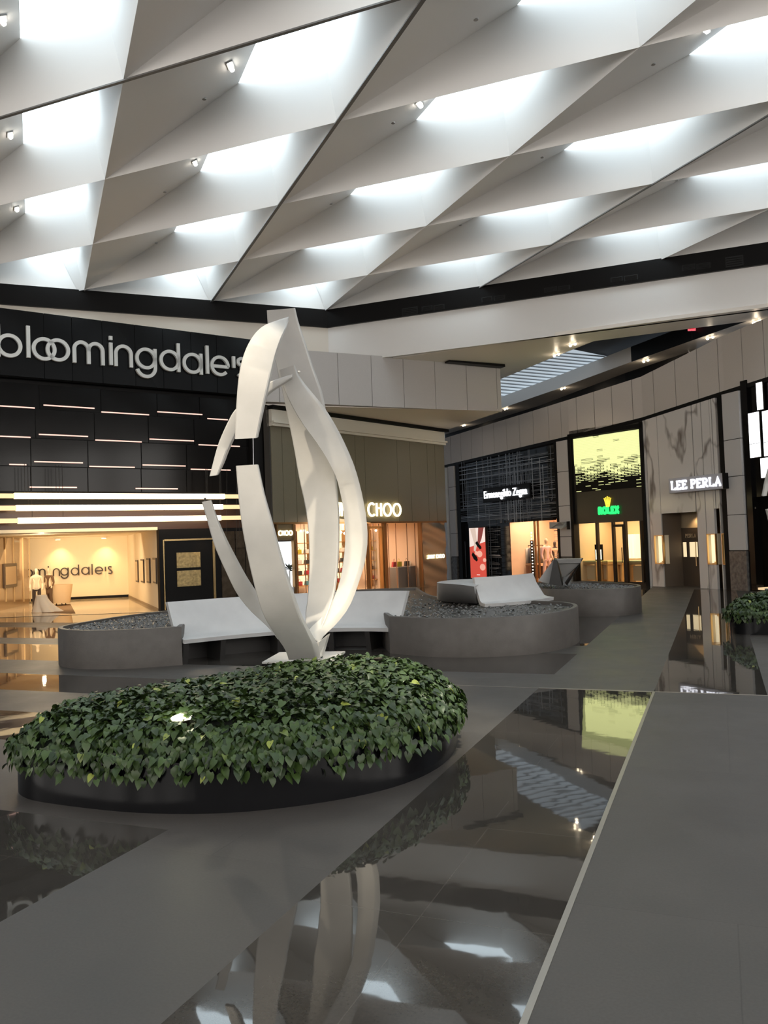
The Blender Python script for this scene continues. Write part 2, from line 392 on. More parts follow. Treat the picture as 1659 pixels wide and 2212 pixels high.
# corner of the two walls
t_c = None
best = 1e9
for k in range(-2000, 3000):
    P = LWP(k*.01); e = abs(P.dot(EV)-VB)
    if e < best: best = e; t_c = k*.01
CR = LWP(t_c)
LW = Wall(LWP(-25), CR); RWU = Wall(CR, CR+EU*28)
Lc = LW.L
def struct_wb(name, W, s0, s1, z0, z1, off, th, m_):
    return struct(MB().wb(W, s0, s1, z0, z1, off, th).build(name, m_))
zb0, zb1 = 10.52, 11.12
struct_wb('trim_20', LW, 0, Lc+.06, zb0, zb1, .12, .2, M_black); struct_wb('trim_21', RWU, -.06, 28, zb0, zb1, .12, .2, M_black)
struct_wb('trim_22', LW, 0, Lc, zb1, zb1+.12, .05, .2, M_black); struct_wb('trim_23', RWU, 0, 28, zb1, zb1+.12, .05, .2, M_black)
struct_wb('wall_left_upper', LW, 0, Lc+.15, 8.4, zb0+.02, 0, .15, M_cream)
struct_wb('wall_right_upper', RWU, 0, 28, 9.09, zb0+.02, 0, .15, M_white)
struct_wb('wall_left_upper.001', LW, 0, Lc+.2, zb1, 13.2, -.02, .1, M_ceil)
struct_wb('wall_right_upper.001', RWU, 0, 28, zb1, 13.2, -.02, .1, M_ceil)
# air grilles in the black band of the right wall
M_gr = mat('grille_black', (.004, .004, .004), .7)
def grille(x0, y0, x1, y1, label, grp='air grilles in the black band'):
    g = empty('air_grille', RWU.X((x0+x1)/2, y1, .12), label, 'vent', grp)
    a, b, c, d = RWU.rc(x0, y0, x1, y1, .13)
    h = (d-c); MB().wb(RWU, a, b, c, d, .125, .01).build('grille_frame', M_gr, g)
    sl = MB()
    for k in range(4): sl.wb(RWU, a+.03, b-.03, c+h*(.12+.22*k), c+h*(.2+.22*k), .14, .015)
    sl.build('louvre', M_black, g)
GR = [((911, 661), (934, 671)), ((937, 658), (960, 669)), ((1040, 641), (1063, 651)), ((1067, 638), (1091, 648)), ((1175, 620), (1203, 630)), ((1205, 617), (1231, 627)),
      ((1319, 598), (1345, 608)), ((1348, 594), (1378, 605)), ((1473, 571), (1502, 583)), ((1504, 568), (1535, 580))]
wh = ['farthest', 'second', 'third', 'fourth', 'fifth', 'sixth', 'seventh', 'eighth', 'ninth', 'tenth']
for k, ((a, b), (c, d)) in enumerate(GR):
    grille(a, b, c, d, 'slim black air grille in the black band, %s from the corner' % wh[k])
grille(868, 664, 902, 680, 'boxy black speaker grille in the band close to the corner', None)
grille(1567, 553, 1606, 575, 'boxy black speaker grille in the band near the right edge', None)

# ---- panelled bulkhead box
BX = Wall((-2.6, 29.9), (4.74, 33.5))
bxs0, bz0 = BX.sz(560, 868); bxs1, bz1 = BX.sz(1081, 888)
zbt = BX.sz(960, 779)[1]
bz = 7.2
struct_wb('wall_bulkhead', BX, BX.sz(560, 868)[0], bxs1-.02, bz, zbt-.02, -.03, .5, M_panel)
px = [575, 603, 667, 731, 803, 872, 940, 1008, 1073, 1082]
pb = MB()
for a, b in zip(px[:-1], px[1:]):
    sa = BX.sz(a, 830)[0]+.012; sb = BX.sz(b, 830)[0]-.012
    pb.wb(BX, sa, sb, bz, zbt if sb > BX.sz(857, 780)[0] else zbt-.0, 0, .03)
struct(pb.build('wall_bulkhead.001', M_panel))

# ---- corridor soffit on the right with the long skylight
SZ = 9.09
def poly_z(pts, z, th): 
    return MB().prism([gp(x, y, z) for x, y in pts], (0, 0, th))
inner = [gp(x, y, SZ) for x, y in [(1040, 836), (1200, 770), (1283, 737), (1613, 694), (1366, 781), (1200, 842), (1040, 897)]]
# ring of soffit around the opening, made of quads
def q4(mb, a, b, c, d): mb.prism([a, b, c, d], (0, 0, .12))
so = MB()
G = lambda x, y: gp(x, y, SZ)
q4(so, G(800, 781), G(1160, 731), G(1200, 770), G(1040, 836))
q4(so, G(1160, 731), G(1400, 697), G(1283, 737), G(1200, 770))
so.prism([G(1400, 697), G(1720, 655), G(1613, 694), G(1283, 737)], (0, 0, .12))
so.prism([G(1720, 655), G(1720, 668), G(1640, 700), G(1613, 694)], (0, 0, .12))
so.prism([G(1613, 694), G(1640, 700), G(1504, 755), G(1366, 781)], (0, 0, .12))
so.prism([G(1366, 781), G(1504, 755), G(1350, 806), G(1200, 842)], (0, 0, .12))
so.prism([G(1200, 842), G(1350, 806), G(1160, 878), G(1040, 897)], (0, 0, .12))
so.prism([G(1040, 897), G(1160, 878), G(961, 939), G(940, 932)], (0, 0, .12))
so.prism([G(1040, 836), G(1040, 897), G(940, 932), G(800, 900), G(800, 781)], (0, 0, .12))
struct(so.build('ceiling_corridor', mat('soffit_cream', (.88, .82, .75), .35)))
# skylight well
def clip2(poly, reg):
    c = sum(reg, Vector())/len(reg); out = list(poly)
    for i in range(len(reg)):
        a, b = reg[i], reg[(i+1) % len(reg)]; nn = Vector((-(b-a).y, (b-a).x, 0))
        if nn.dot(c-a) < 0: nn = -nn
        new = []
        for k in range(len(out)):
            p, q = out[k], out[(k+1) % len(out)]; dp_, dq = nn.dot(p-a), nn.dot(q-a)
            if dp_ >= 0: new.append(p)
            if dp_*dq < 0: new.append(p+(q-p)*(dp_/(dp_-dq)))
        out = new
        if len(out) < 3: return []
    return out
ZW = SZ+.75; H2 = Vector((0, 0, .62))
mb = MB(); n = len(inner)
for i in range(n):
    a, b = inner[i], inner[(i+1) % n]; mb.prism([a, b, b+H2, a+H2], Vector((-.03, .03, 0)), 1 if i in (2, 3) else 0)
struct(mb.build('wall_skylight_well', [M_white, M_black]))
M_corr = emis('corridor_glazing', (.66, .76, .84), .62)
GZ = lambda x, y: gp(x, y, ZW)
regL = [GZ(1030, 815), GZ(1200, 752), GZ(1225, 752), GZ(1372, 787), GZ(1200, 850), GZ(1030, 908)]
regR = [GZ(1210, 753), GZ(1283, 720), GZ(1660, 665), GZ(1700, 680), GZ(1372, 786)]
struct(MB().prism([p+Vector((0, 0, .1)) for p in regL], (0, 0, .05)).build('window_90', M_corr))
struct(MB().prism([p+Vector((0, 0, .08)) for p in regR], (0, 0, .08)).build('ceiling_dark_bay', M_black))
lv = []; M_lv = mat('louvre_grey', (.5, .54, .58), .5)
gL = empty('skylight_shade', G(1140, 830), 'grey slatted sunshade inside the corridor skylight', 'louvre')
for k in range(26):
    y = 745+7*k; w = 4.5 if k == 17 else 1.1
    pg = clip2([GZ(1020, y), GZ(1420, y+36), GZ(1420, y+36+w), GZ(1020, y+w)], regL)
    if pg: MB().prism(pg, (0, 0, .04)).build('slat', M_darkm if k == 17 else M_lv, gL)
# black shadow gap wall above the frieze
bg = MB()
B_ = [G(961, 939), G(1160, 878), G(1350, 806), G(1504, 755)]
for a, b in zip(B_[:-1], B_[1:]): bg.prism([a, b, b-Vector((0, 0, 3)), a-Vector((0, 0, 3))], (.1, .2, 0))
struct(bg.build('wall_shadow_gap', M_black))
# black slot diffuser in the soffit above the bulkhead
sd = MB(); sw = BX
sd.prism([BX.X(961, 777, .06), BX.X(1079, 780, .06), BX.X(1081, 796, .06), BX.X(961, 785, .06)], BX.n*.35)
tag(sd.build('slot_diffuser', M_black), 'black slot air diffuser above the panelled bulkhead', 'vent')

# ---- shoe shop wall (olive) with white head and cornice
JCq = Vector((2.9, 38, 0)); jd = Vector((sin(radians(39.6)), cos(radians(39.6)), 0))
JC = Wall(JCq-jd*11.2, JCq)
JZ = JC.sz(966, 929)[1]
M_olive = mat('olive_panel', (.16, .14, .098), .45, noise=(30, .05))
js1 = JC.sz(962, 1100)[0]; js0 = JC.sz(588, 1100)[0]
jo = MB(); zo0 = JC.sz(900, 1127)[1]; zo1 = JC.sz(900, 956)[1]
seams = [588, 612, 640, 700, 770, 790, 860, 888, 925, 942, 962]
for a, b in zip(seams[:-1], seams[1:]): jo.wb(JC, JC.sz(a, 1050)[0]+.008, JC.sz(b, 1050)[0]-.008, zo0, zo1, 0, .06)
struct(jo.build('wall_olive', M_olive))
struct_wb('wall_olive.001', JC, js0, js1, zo0+.02, JZ, -.03, .3, M_seam)
jc = MB(); jc.wb(JC, js0, js1, zo1+.12, JZ-.15, .12, .3)
jc.wb(JC, js0, js1+.02, zo1, zo1+.1, .16, .3); jc.wb(JC, js0, js1+.04, zo1+.1, zo1+.18, .24, .4)
struct(jc.build('trim_30', mat('stone_white', (.62, .58, .5), .5)))
struct_wb('trim_31', JC, js0, js1+.25, JZ-.13, JZ, .2, .3, M_black)
struct_wb('trim_32', JC, js0, js1, zo0-.05, zo0+.02, .05, .12, M_bronze)
# lower soffit between bulkhead and shoe shop
a1 = BX.P(BX.sz(560, 868)[0], bz, -.4); a2 = BX.P(bxs1, bz, -.0)
b1 = JC.P(js0, JZ, 0); b2 = JC.P(js1+.3, JZ, 0)
s2 = MB().prism([a1+Vector((0, 0, .01)), a2+Vector((0, 0, .01)), gp(1085, 888, 7.15), gp(970, 927, JZ), b2, b1], (0, 0, .1))
struct(s2.build('ceiling_shop_soffit', mat('soffit_cream', (.88, .82, .75), .35)))

# ================================================================ DEPARTMENT STORE FACADE (left)
g0 = gp(345, 1322); bd = Vector((sin(radians(54)), cos(radians(54)), 0))
BF = Wall(g0-bd*16, g0+bd*4.45)
def bs(x, y=1000, off=0): return BF.sz(x, y, off)[0]
bR = bs(592, 1000)
# header sign box: tilted top edge follows photo heights
zh1 = BF.sz(300, 708)[1]; zh0 = BF.sz(250, 834)[1]
M_hdr = mat('header_black', (.004, .004, .0045), .22, spec=.15)
hb = MB(); e = [-80, 90, 150, 215, 285, 345, 405, 460, 530, 592]
for a, b in zip(e[:-1], e[1:]): hb.wb(BF, bs(a, 760)+.008, bs(b, 760)-.008, zh0, zh1, .3, .3)
struct(hb.build('wall_left_header', M_hdr))
struct_wb('wall_left_back', BF, 0, bR, 3.05, zh0+.1, -.25, .25, M_black)
# tilted canopy panels between header and entrance with thin light lines
lines = [[(0, 876, 75, 882), (94, 875, 204, 882), (219, 890, 322, 896), (340, 889, 437, 896), (448, 904, 492, 907)],
         [(0, 942, 66, 945), (84, 938, 190, 943), (206, 950, 306, 955), (323, 948, 419, 953), (429, 960, 518, 965)],
         [(20, 1003, 57, 1004), (74, 997, 179, 1000), (193, 1007, 291, 1010), (308, 1004, 401, 1007), (412, 1013, 498, 1016)],
         [(64, 1052, 166, 1053), (293, 1055, 384, 1056)]]
M_line = emis('led_line_pink', (1, .62, .52), 1.1)
rows = ['top', 'second', 'third', 'lowest']
OFF = -.2
for r, L in enumerate(lines):
    for k, (x0, y0, x1, y1) in enumerate(L):
        s0, z0 = BF.sz(x0, y0, OFF); s1, z1 = BF.sz(x1, y1, OFF); z = (z0+z1)/2
        o = MB().wb(BF, s0, s1, z-.018, z+.018, -.19, .02).build('light_strip', M_line)
        tag(o, 'thin pink light strip in %s row of the black facade, number %s from the left' % (rows[r], ['one', 'two', 'three', 'four', 'five'][k]), 'light strip', 'thin light strips of the black facade')
# black panels with open joints
pj = MB(); je = [[-60, 88, 222, 344, 436, 545], [-60, 80, 208, 325, 424, 545], [-60, 70, 194, 310, 408, 545]]
zz = [BF.sz(250, y)[1] for y in (840, 892, 952, 1010, 1062)]
for r in range(4):
    E_ = je[min(r, 2)]
    for a, b in zip(E_[:-1], E_[1:]):
        y = (868, 920, 980, 1035)[r]
        pj.wb(BF, bs(a, y)+.015, bs(b, y)-.015, zz[r+1]+.015, zz[r]-.015, -.215, .03)
struct(pj.build('wall_left_panels', M_blackg))
# lower header in brown-black
M_brown = mat('brown_lacquer', (.045, .018, .008), .25)
zl0 = BF.sz(200, 1148)[1]
struct_wb('wall_left_lintel', BF, 0, bR, zl0, 3.6, -.2, .3, M_brown)
struct_wb('wall_left_back.001', BF, bs(545, 1000), bR, 0, zh1, .0, .4, M_black)
# three long glowing tubes, warm white, on cables
M_tube = emis('tube_warm', (1, .78, .50), 5.0); M_tube_refl = emis('tube_reflection_warm', (1, .72, .38), 1.0)
tp = ['upper', 'middle', 'lower']
for k, (yl, yr) in enumerate([(1070, 1073), (1096, 1096), (1123, 1120)]):
    OF = .5
    s0, z0 = BF.sz(32+k*4, yl, OF); s1, z1 = BF.sz(486-k*4, yr, OF); z = (z0+z1)/2; hh = .085
    g = empty('suspended_light_tube', BF.P((s0+s1)/2, z, OF), '%s of three long glowing light tubes above the store entrance' % tp[k], 'lamp', 'long light tubes over the entrance')
    MB().wb(BF, s0, s1, z-hh, z+hh, OF, .14).build('tube', M_tube, g)
    MB().wb(BF, s0-2.2, s0, z-hh*.8, z+hh*.8, OF-.02, .1).build('tube_reflection', M_tube_refl, g); MB().wb(BF, s1, s1+.95, z-hh*.8, z+hh*.8, OF-.02, .1).build('tube_reflection', M_tube_refl, g)  # dim glowing bars stand in for the tubes' reflections in the side walls
    for sx in (s0+.3, s0+1.2, s1-.6, s1-.1): MB().tube([BF.P(sx+.05*k, z+hh, OF-.07), BF.P(sx+.05*k, zz[3], OF-.07)], .008, 6).build('cable', M_darkm, g)
    area(BF.P((s0+s1)/2, z, OF+.05), BF.P((s0+s1)/2, z-2.0, OF+2.0), s1-s0, .15, 45, (1, .78, .5), 'tube_light')
# sign letters
def px_letters(seq, W, off, x_top, y_top, m_, parent, w, th, scale):
    pass
sign = empty('store_sign', BF.P(bs(300), zh0, .3), 'large pale metal letters reading bloomingdale\'s on the black header', 'sign')
M_letter = mat('letter_metal', (.62, .62, .60), .35, .0)
def crop3(x, y): return x*.3617, 650+y*.3617
LET = [('b', 0, 335), ('l', 157, 340), ('o', 188, 352), ('o', 272, 358), ('m', 432, 370), ('i', 651, 384), ('n', 680, 390), ('g', 806, 405), ('d', 950, 416), ('a', 1088, 432), ('l', 1228, 436), ('e', 1254, 446), ("'", 1386, 450), ('s', 1408, 455)]
RGT = {0: 148, 2: 340, 3: 424, 7: 940, 8: 1082, 9: 1222}
D = None; s0b, zb_ = BF.sz(*crop3(188, 352), .34); s1b = BF.sz(*crop3(340, 352), .34)[0]; D = s1b-s0b
for k, (ch, x, y) in enumerate(LET):
    sx, zz_ = BF.sz(*crop3(x, y), .34)
    if k == 0: sx -= D*.14
    mb = MB(); w = .15; sc = D*.97
    if ch == "'": zz_ = zz_+.0
    def tr(a, b, q, sx=sx, zz_=zz_, sc=sc): return BF.P(sx+a*sc, zz_+b*sc, .42-(.1 if q else 0))
    for path, cl in GOTH[ch](w): stroke(mb, path, w, tr, .1, closed=bool(cl))
    mb.build('letter', M_letter, sign, smooth=40)
area(BF.P(6, 9.5, 7), BF.P(8, 7, .3), 3, 3, 60, (1, .93, .85), 'sign_wash')

# ---- entrance recess and interior
M_int = mat('interior_cream', (.85, .74, .55), .6); M_intfl = mat('interior_floor', (.60, .50, .36), .08, noise=(2, .1))
IB = Wall(gp(-30, 1304), gp(277, 1290))
ceil_z = zl0
sr = IB.sz(277, 1250)[0]
struct_wb('wall_interior_back', IB, -3, sr+.3, 0, 4, 0, .15, M_int)
pA = IB.P(sr, 0); pB = gp(345, 1322)
IR = Wall(pA, pB); struct_wb('wall_interior_right', IR, 0, IR.L-.25, 0, zl0+.02, 0, .1, M_int)
pC = gp(63, 1305); pD = gp(-60, 1335)
IL = Wall(pD, pC)
M_vit = mat('vitrine_brown', (.30, .20, .11), .12)
struct_wb('wall_interior_left', IL, -6, IL.L+.0, 0, ceil_z, 0, .3, M_vit)
rv = MB()
for x in (12, 30, 50, 64): rv.wr(IL, x, 1155, x+1.5, 1300, .03, .03)
struct(rv.build('trim_40', mat('vitrine_rib', (.55, .4, .22), .3)))
struct(MB().prism([pB+Vector((0, 0, ceil_z)), pA+Vector((0, 0, ceil_z+.02)), IB.P(-3, ceil_z+.02), IL.P(-6, ceil_z), BF.P(bs(-60), ceil_z, 0)], (0, 0, .1)).build('ceiling_interior', M_int))
ifl = MB().prism([gp(345, 1321.5, .006), pA+Vector((0, 0, .006)), IB.P(-3, .006), IL.P(-2, .006), gp(0, 1334, .006)], (0, 0, .004))
struct(ifl.build('floor_interior', M_intfl))
struct(MB().wb(IB, IB.sz(139, 1298)[0]-3, sr, 0, .12, .04, .05).build('baseboard_back', M_black))
struct(MB().wb(IR, .2, IR.L-.2, 0, .1, .03, .03).build('baseboard_right', mat('taupe', (.3, .22, .14), .5)))
# interior sign
s2 = empty('interior_store_sign', IB.P(IB.sz(170, 1240)[0], 1.9, .05), 'dark letters reading bloomingdale\'s on the glowing cream back wall', 'sign')
LT = [('m', 385, 580), ('i', 478, 578), ('n', 528, 575), ('g', 602, 570), ('d', 706, 568), ('a', 810, 562), ('l', 913, 560), ('e', 945, 558), ("'", 1045, 556), ('s', 1072, 553)]
c3 = lambda x, y: (x*.217, 1120+y*.217)
a_, z_ = IB.sz(*c3(602, 570), .05); b_ = IB.sz(*c3(685, 570), .05)[0]; D2 = b_-a_
for k, (ch, x, y) in enumerate([('o', 245, 585)]+LT):
    sx, zz_ = IB.sz(*c3(x, y), .05); mb = MB(); w = .13
    if ch == 'm': sx -= D2*.55
    def tr(a, b, q): return IB.P(sx+a*D2, zz_+b*D2, .09-(.06 if q else 0))
    for path, cl in GOTH[ch](w): stroke(mb, path, w, tr, .1, closed=bool(cl))
    mb.build('letter', mat('letter_brown', (.03, .012, .004), .4), s2, smooth=40)
# framed cases on the right interior wall and left vitrine
M_frame = mat('case_frame', (.06, .035, .02), .4); M_paper = mat('print_paper', (.75, .6, .4), .6)
for k, (x0, y0, x1, y1) in enumerate([(292.5, 1210, 297, 1257), (303.5, 1208, 309.5, 1258), (316, 1206, 322.5, 1259), (329.5, 1205, 336.5, 1260)]):
    a, b, c, d = IR.rc(x0, y0, x1, y1, .05)
    g = empty('framed_print', IR.P((a+b)/2, c, .05), 'narrow framed print on the bright side wall, %s' % ['deepest inside', 'second from the back', 'third from the back', 'closest to the black door'][k], 'picture', 'framed prints in the entrance')
    MB().wb(IR, a, b, c, d, .05, .04).build('frame', M_frame, g)
    MB().wb(IR, a+.07, b-.07, c+.06, d-.06, .055, .01).build('print', M_paper, g)
g = empty('display_case', IL.X(25, 1268, .1), 'brown framed wall case on the left glazed side wall', 'display case')
a, b, c, d = IL.rc(10, 1217, 37, 1269, .08)
MB().wb(IL, a, b, c, d, .08, .06).build('frame', M_frame, g); MB().wb(IL, a+.12, b-.12, c+.12, d-.12, .09, .02).build('panel', mat('case_panel', (.4, .28, .16), .4), g)
# warm lights inside
spotA = IB.P(IB.sz(130, 1180)[0], ceil_z-.08, .45); spotB = IB.P(IB.sz(228, 1175)[0], ceil_z-.08, .45)
M_spot = emis('spot_glow', (1, .8, .4), 6)
for p, w in ((spotA, 'left'), (spotB, 'right')):
    g = empty('ceiling_downlight', p, 'round downlight washing the cream back wall, %s one of the pair' % w, 'lamp', 'downlights inside the entrance')
    MB().lathe(p, [(.12, 0), (.14, .06)], 14).build('housing', M_white, g); MB().lathe(p-Vector((0, 0, .01)), [(.1, 0), (.1, .012)], 14).build('lens', M_spot, g)
    spot(p-Vector((0, 0, .03)), IB.P(0, .0, 0)+ (p-IB.P(0, 0, 0)).dot(IB.d)*IB.d+IB.n*.1, 110, (1, .74, .32), 100, .06, .9)
mid = (pA+pB)/2-Vector((2.6, 0.5, 0))
area(mid+Vector((0, 0, ceil_z-.15)), mid+Vector((0, 1.5, .8)), 5, 5, 200, (1, .76, .47), 'room_light')
area(IB.P(sr-2.5, 1.2, 3.0)+Vector((0, 0, .9)), IB.P(sr-2.5, 1.8, 0), 4, 1.5, 75, (1, .78, .50), 'room_light')
point(gp(95, 1325)+Vector((.3, -.8, 2.2)), 45, (1, .8, .55), .05)  # added fill light for the drape and mannequins, no fixture

# black door wall right of the entrance
dw = MB(); dw.wb(BF, bs(345, 1240), bs(545, 1240), 0, zl0+.02, .0, .2)
struct(dw.build('wall_left_black', M_black))
door = empty('door_1', BF.P(bs(412), 0, .0), None, None); struct(door)
db = MB()
for r in [(354, 1166, 356.5, 1318), (461, 1168, 466, 1318), (355, 1163.5, 466, 1167)]: db.wr(BF, *r, .04, .05)
db.build('door_frame', mat('frame_gold_pale', (.6, .42, .2), .25, .9), door)
MB().wr(BF, 358, 1169, 459, 1318, .02, .03).build('door_leaf', M_black, door)
M_amber = mat('amber_panel', (.42, .30, .13), .35, .3, noise=(12, .35), bump=.3, bscale=30)
for r, l in (((382, 1193, 433, 1226), 'upper'), ((383, 1232, 434, 1266), 'lower')):
    o = MB().wr(BF, *r, .06, .03).build('amber_panel', M_amber); tag(o, '%s amber metal panel on the black door' % l, 'panel', 'amber panels on the black door')
# glossy brown stone panels to the right of the door
st = MB()
for a, b in ((478, 509), (510, 530), (531, 545)): st.wb(BF, bs(a, 1240)+.01, bs(b, 1240)-.01, 0, BF.sz(500, 1184)[1], .03, .03); st.wb(BF, bs(a, 1240)+.01, bs(b, 1240)-.01, BF.sz(500, 1186)[1], zl0-.1, .03, .03)
struct(st.build('wall_left_stone', mat('brown_stone', (.06, .045, .032), .08, noise=(4, .3))))
for k, x in enumerate((490, 511, 517)):
    o = MB().tube([BF.X(x, 1180 if k != 2 else 1165, .4), BF.P(bs(x, 1000, .4), zz[3], .4)], .008, 6).build('hanging_cable', M_darkm)
    tag(o, 'thin vertical cable hanging right of the light tubes, %s' % ['leftmost', 'middle', 'rightmost'][k], 'cable', 'cables right of the light tubes')
spot(BF.X(440, 1160, .5), BF.X(440, 1200, 0), 8, (1, .7, .35), 80, .03, .9)

# ================================================================ MANNEQUINS
def skin(name, verts, edges, radii, m_, parent, root=0, sub=2, loc=Vector((0, 0, 0)), rot=0, sc=1):
    me = bpy.data.meshes.new(name); me.from_pydata([Vector(v) for v in verts], edges, [])
    o = bpy.data.objects.new(name, me); COL.objects.link(o)
    s = o.modifiers.new('skin', 'SKIN'); s.use_smooth_shade = True
    for i, r in enumerate(radii):
        sv = me.skin_vertices[0].data[i]; sv.radius = r if isinstance(r, tuple) else (r, r); sv.use_root = (i == root)
    b = o.modifiers.new('sub', 'SUBSURF'); b.levels = sub; b.render_levels = sub
    bpy.context.view_layer.update()
    ev = o.evaluated_get(bpy.context.evaluated_depsgraph_get()); me2 = bpy.data.meshes.new_from_object(ev)
    bpy.data.objects.remove(o); me2.materials.clear(); me2.materials.append(m_)
    me2.transform(Matrix.Translation(loc)@Matrix.Rotation(rot, 4, 'Z')@Matrix.Scale(sc, 4))
    me2.polygons.foreach_set('use_smooth', [True]*len(me2.polygons))
    if parent: me2.transform(Matrix.Translation(-parent_world(parent)))
    o2 = bpy.data.objects.new(name, me2); COL.objects.link(o2)
    if parent: o2.parent = parent
    return o2
def mannequin(loc, rot, label, skinm, top=None, pants=None, sc=1.0, arm=0.0, long=0):
    g = empty('mannequin', loc, label, 'mannequin')
    V = [(0, 0, .98), (0, 0, 1.2), (0, 0, 1.42), (0, 0, 1.52), (0, .0, 1.62), (0, -.01, 1.70), (0, .0, 1.80),
         (.17, 0, 1.42), (.23, .02, 1.15), (.24, -.1-arm, .95), (.24, -.14-arm, .86), (-.17, 0, 1.42), (-.24, .02, 1.15), (-.25, -.06, .92), (-.25, -.08, .82),
         (.1, 0, .88), (.11, -.03, .5), (.12, .03, .09), (.13, -.12, .03), (-.1, 0, .88), (-.12, .05, .5), (-.13, .08, .09), (-.14, -.07, .03)]
    E = [(0, 1), (1, 2), (2, 3), (3, 4), (4, 5), (5, 6), (2, 7), (7, 8), (8, 9), (9, 10), (2, 11), (11, 12), (12, 13), (13, 14), (0, 15), (15, 16), (16, 17), (17, 18), (0, 19), (19, 20), (20, 21), (21, 22)]
    Rr = [(.15, .11), (.12, .09), (.16, .1), .05, (.065, .08), (.08, .1), (.05, .06), .06, .042, .032, .03, .06, .042, .032, .03, .085, .058, .04, .035, .085, .058, .04, .035]
    skin('body', V, E, Rr, skinm, g, loc=Vector(loc), rot=rot, sc=sc)
    if top:
        h0 = .55 if long else .82
        V2 = [(0, 0, h0), (0, 0, 1.15), (0, 0, 1.44), (.2, 0, 1.4), (.25, .02, 1.12), (.25, -.09-arm, .95), (-.2, 0, 1.4), (-.26, .02, 1.12), (-.27, -.05, .93)]
        skin('jacket', V2, [(0, 1), (1, 2), (2, 3), (3, 4), (4, 5), (2, 6), (6, 7), (7, 8)], [(.19 if long else .15, .12), (.13, .10), (.13, .10), .07, .052, .045, .07, .052, .045], top, g, loc=Vector(loc), rot=rot, sc=sc)
    if pants:
        V3 = [(0, 0, .97), (.1, 0, .86), (.11, -.03, .5), (.12, .03, .1), (-.1, 0, .86), (-.12, .05, .5), (-.13, .08, .1)]
        skin('trousers', V3, [(0, 1), (1, 2), (2, 3), (0, 4), (4, 5), (5, 6)], [(.14, .11), .09, .07, .058, .09, .07, .058], pants, g, loc=Vector(loc), rot=rot, sc=sc)
    MB().lathe(Vector(loc), [(.22, 0), (.22, .015)], 24).build('base', mat('mannequin_base', (.5, .42, .3), .3), g)
    return g
M_mq = mat('mannequin_cream', (.75, .6, .42), .4)
mannequin(gp(80, 1318), radians(20), 'pale standing mannequin in cream top and dark trousers beside the left wall', M_mq, mat('cream_top', (.6, .5, .36), .8), mat('dark_trousers', (.05, .035, .03), .8), sc=.86)
mannequin(gp(107, 1311), radians(-20), 'standing mannequin in a long brown fur coat near the entrance', M_mq, mat('brown_coat', (.16, .09, .05), .95, bump=.6, bscale=60), mat('brown_tight', (.12, .07, .04), .8), long=1, sc=.84)
# white pedestal bench with drape, cream armchair
p = gp(90, 1323); g = empty('draped_pedestal', p, 'white cloth draped over a pedestal in front of the mannequins', 'pedestal')
secs = []
random.seed(3)
for k in range(14):
    t = k/13; z = .62*(1-t); r0 = .16+.26*t**1.5; sec = []
    for j in range(40):
        a = 2*pi*j/40; r = r0*(1+(.16*sin(a*5+1.5)+.07*sin(a*11))*t)
        sec.append(p+Vector((r*cos(a)*1.2+.22*t**2, r*sin(a)*.7, z)))
    secs.append(sec)
MB().sections(secs).build('drape', mat('white_cloth', (.82, .76, .66), .9), g, smooth=True)
MB().lathe(p, [(.3, 0), (.3, .02)], 20).build('pedestal_base', M_mq, g)
p = gp(128, 1309); g = empty('armchair', p, 'cream rounded armchair on small dark feet beside the mannequins', 'armchair')
secs = []
for k in range(9):
    t = k/8; z = .12+.72*t; r = .38+.1*t; secs.append([p+Vector((r*cos(2*pi*j/24)*(1.1), r*.8*sin(2*pi*j/24), z)) for j in range(24)])
for k in range(5):
    t = k/4; z = .84-.35*t; r = .40-.03*t; secs.append([p+Vector((r*cos(2*pi*j/24)*1.1, r*.8*sin(2*pi*j/24), z)) for j in range(24)])
MB().sections(secs).build('shell', mat('cream_upholstery', (.7, .52, .32), .8), g, smooth=50)
for a in range(4): MB().tube([p+Vector((.28*cos(a*pi/2+.7), .22*sin(a*pi/2+.7), 0)), p+Vector((.25*cos(a*pi/2+.7), .2*sin(a*pi/2+.7), .13))], .02, 8).build('leg', M_darkm, g)
rug = MB().prism([gp(70, 1323, .012), gp(163, 1325, .012), gp(152, 1305, .012), gp(70, 1308, .012)], (0, 0, .01)).build('rug', mat('brown_rug', (.25, .16, .09), .9))
tag(rug, 'flat brown rug under the mannequins in the bright entrance', 'rug')
# security barrier line / foot of the interior
# ================================================================ SHOE SHOP FRONT
def room(W, s0, s1, z1, depth, m_, name, off=-.25, flm=None):
    mb = MB(); mb.wb(W, s0-.6, s1+.6, 0, z1+.6, off-depth, .1)
    for s in (s0-.5, s1+.4): mb.prism([W.P(s, 0, off), W.P(s, z1+.6, off), W.P(s, z1+.6, off-depth), W.P(s, 0, off-depth)], W.d*.1)
    mb.prism([W.P(s0-.5, z1+.3, off), W.P(s1+.5, z1+.3, off), W.P(s1+.5, z1+.3, off-depth), W.P(s0-.5, z1+.3, off-depth)], (0, 0, .1))
    struct(mb.build('wall_'+name, m_))
    struct(MB().prism([W.P(s0-.5, .006, off+.2), W.P(s1+.5, .006, off+.2), W.P(s1+.5, .006, off-depth), W.P(s0-.5, .006, off-depth)], (0, 0, .006)).build('floor_'+name, flm or M_intfl))
jz = zo0-.05
room(JC, js0+.2, js1-1.9, jz, 3.2, mat('rosy_room', (.8, .62, .46), .5), 'shoe_shop')
def jr(x0, y0, x1, y1, off=0): return JC.rc(x0, y0, x1, y1, off)
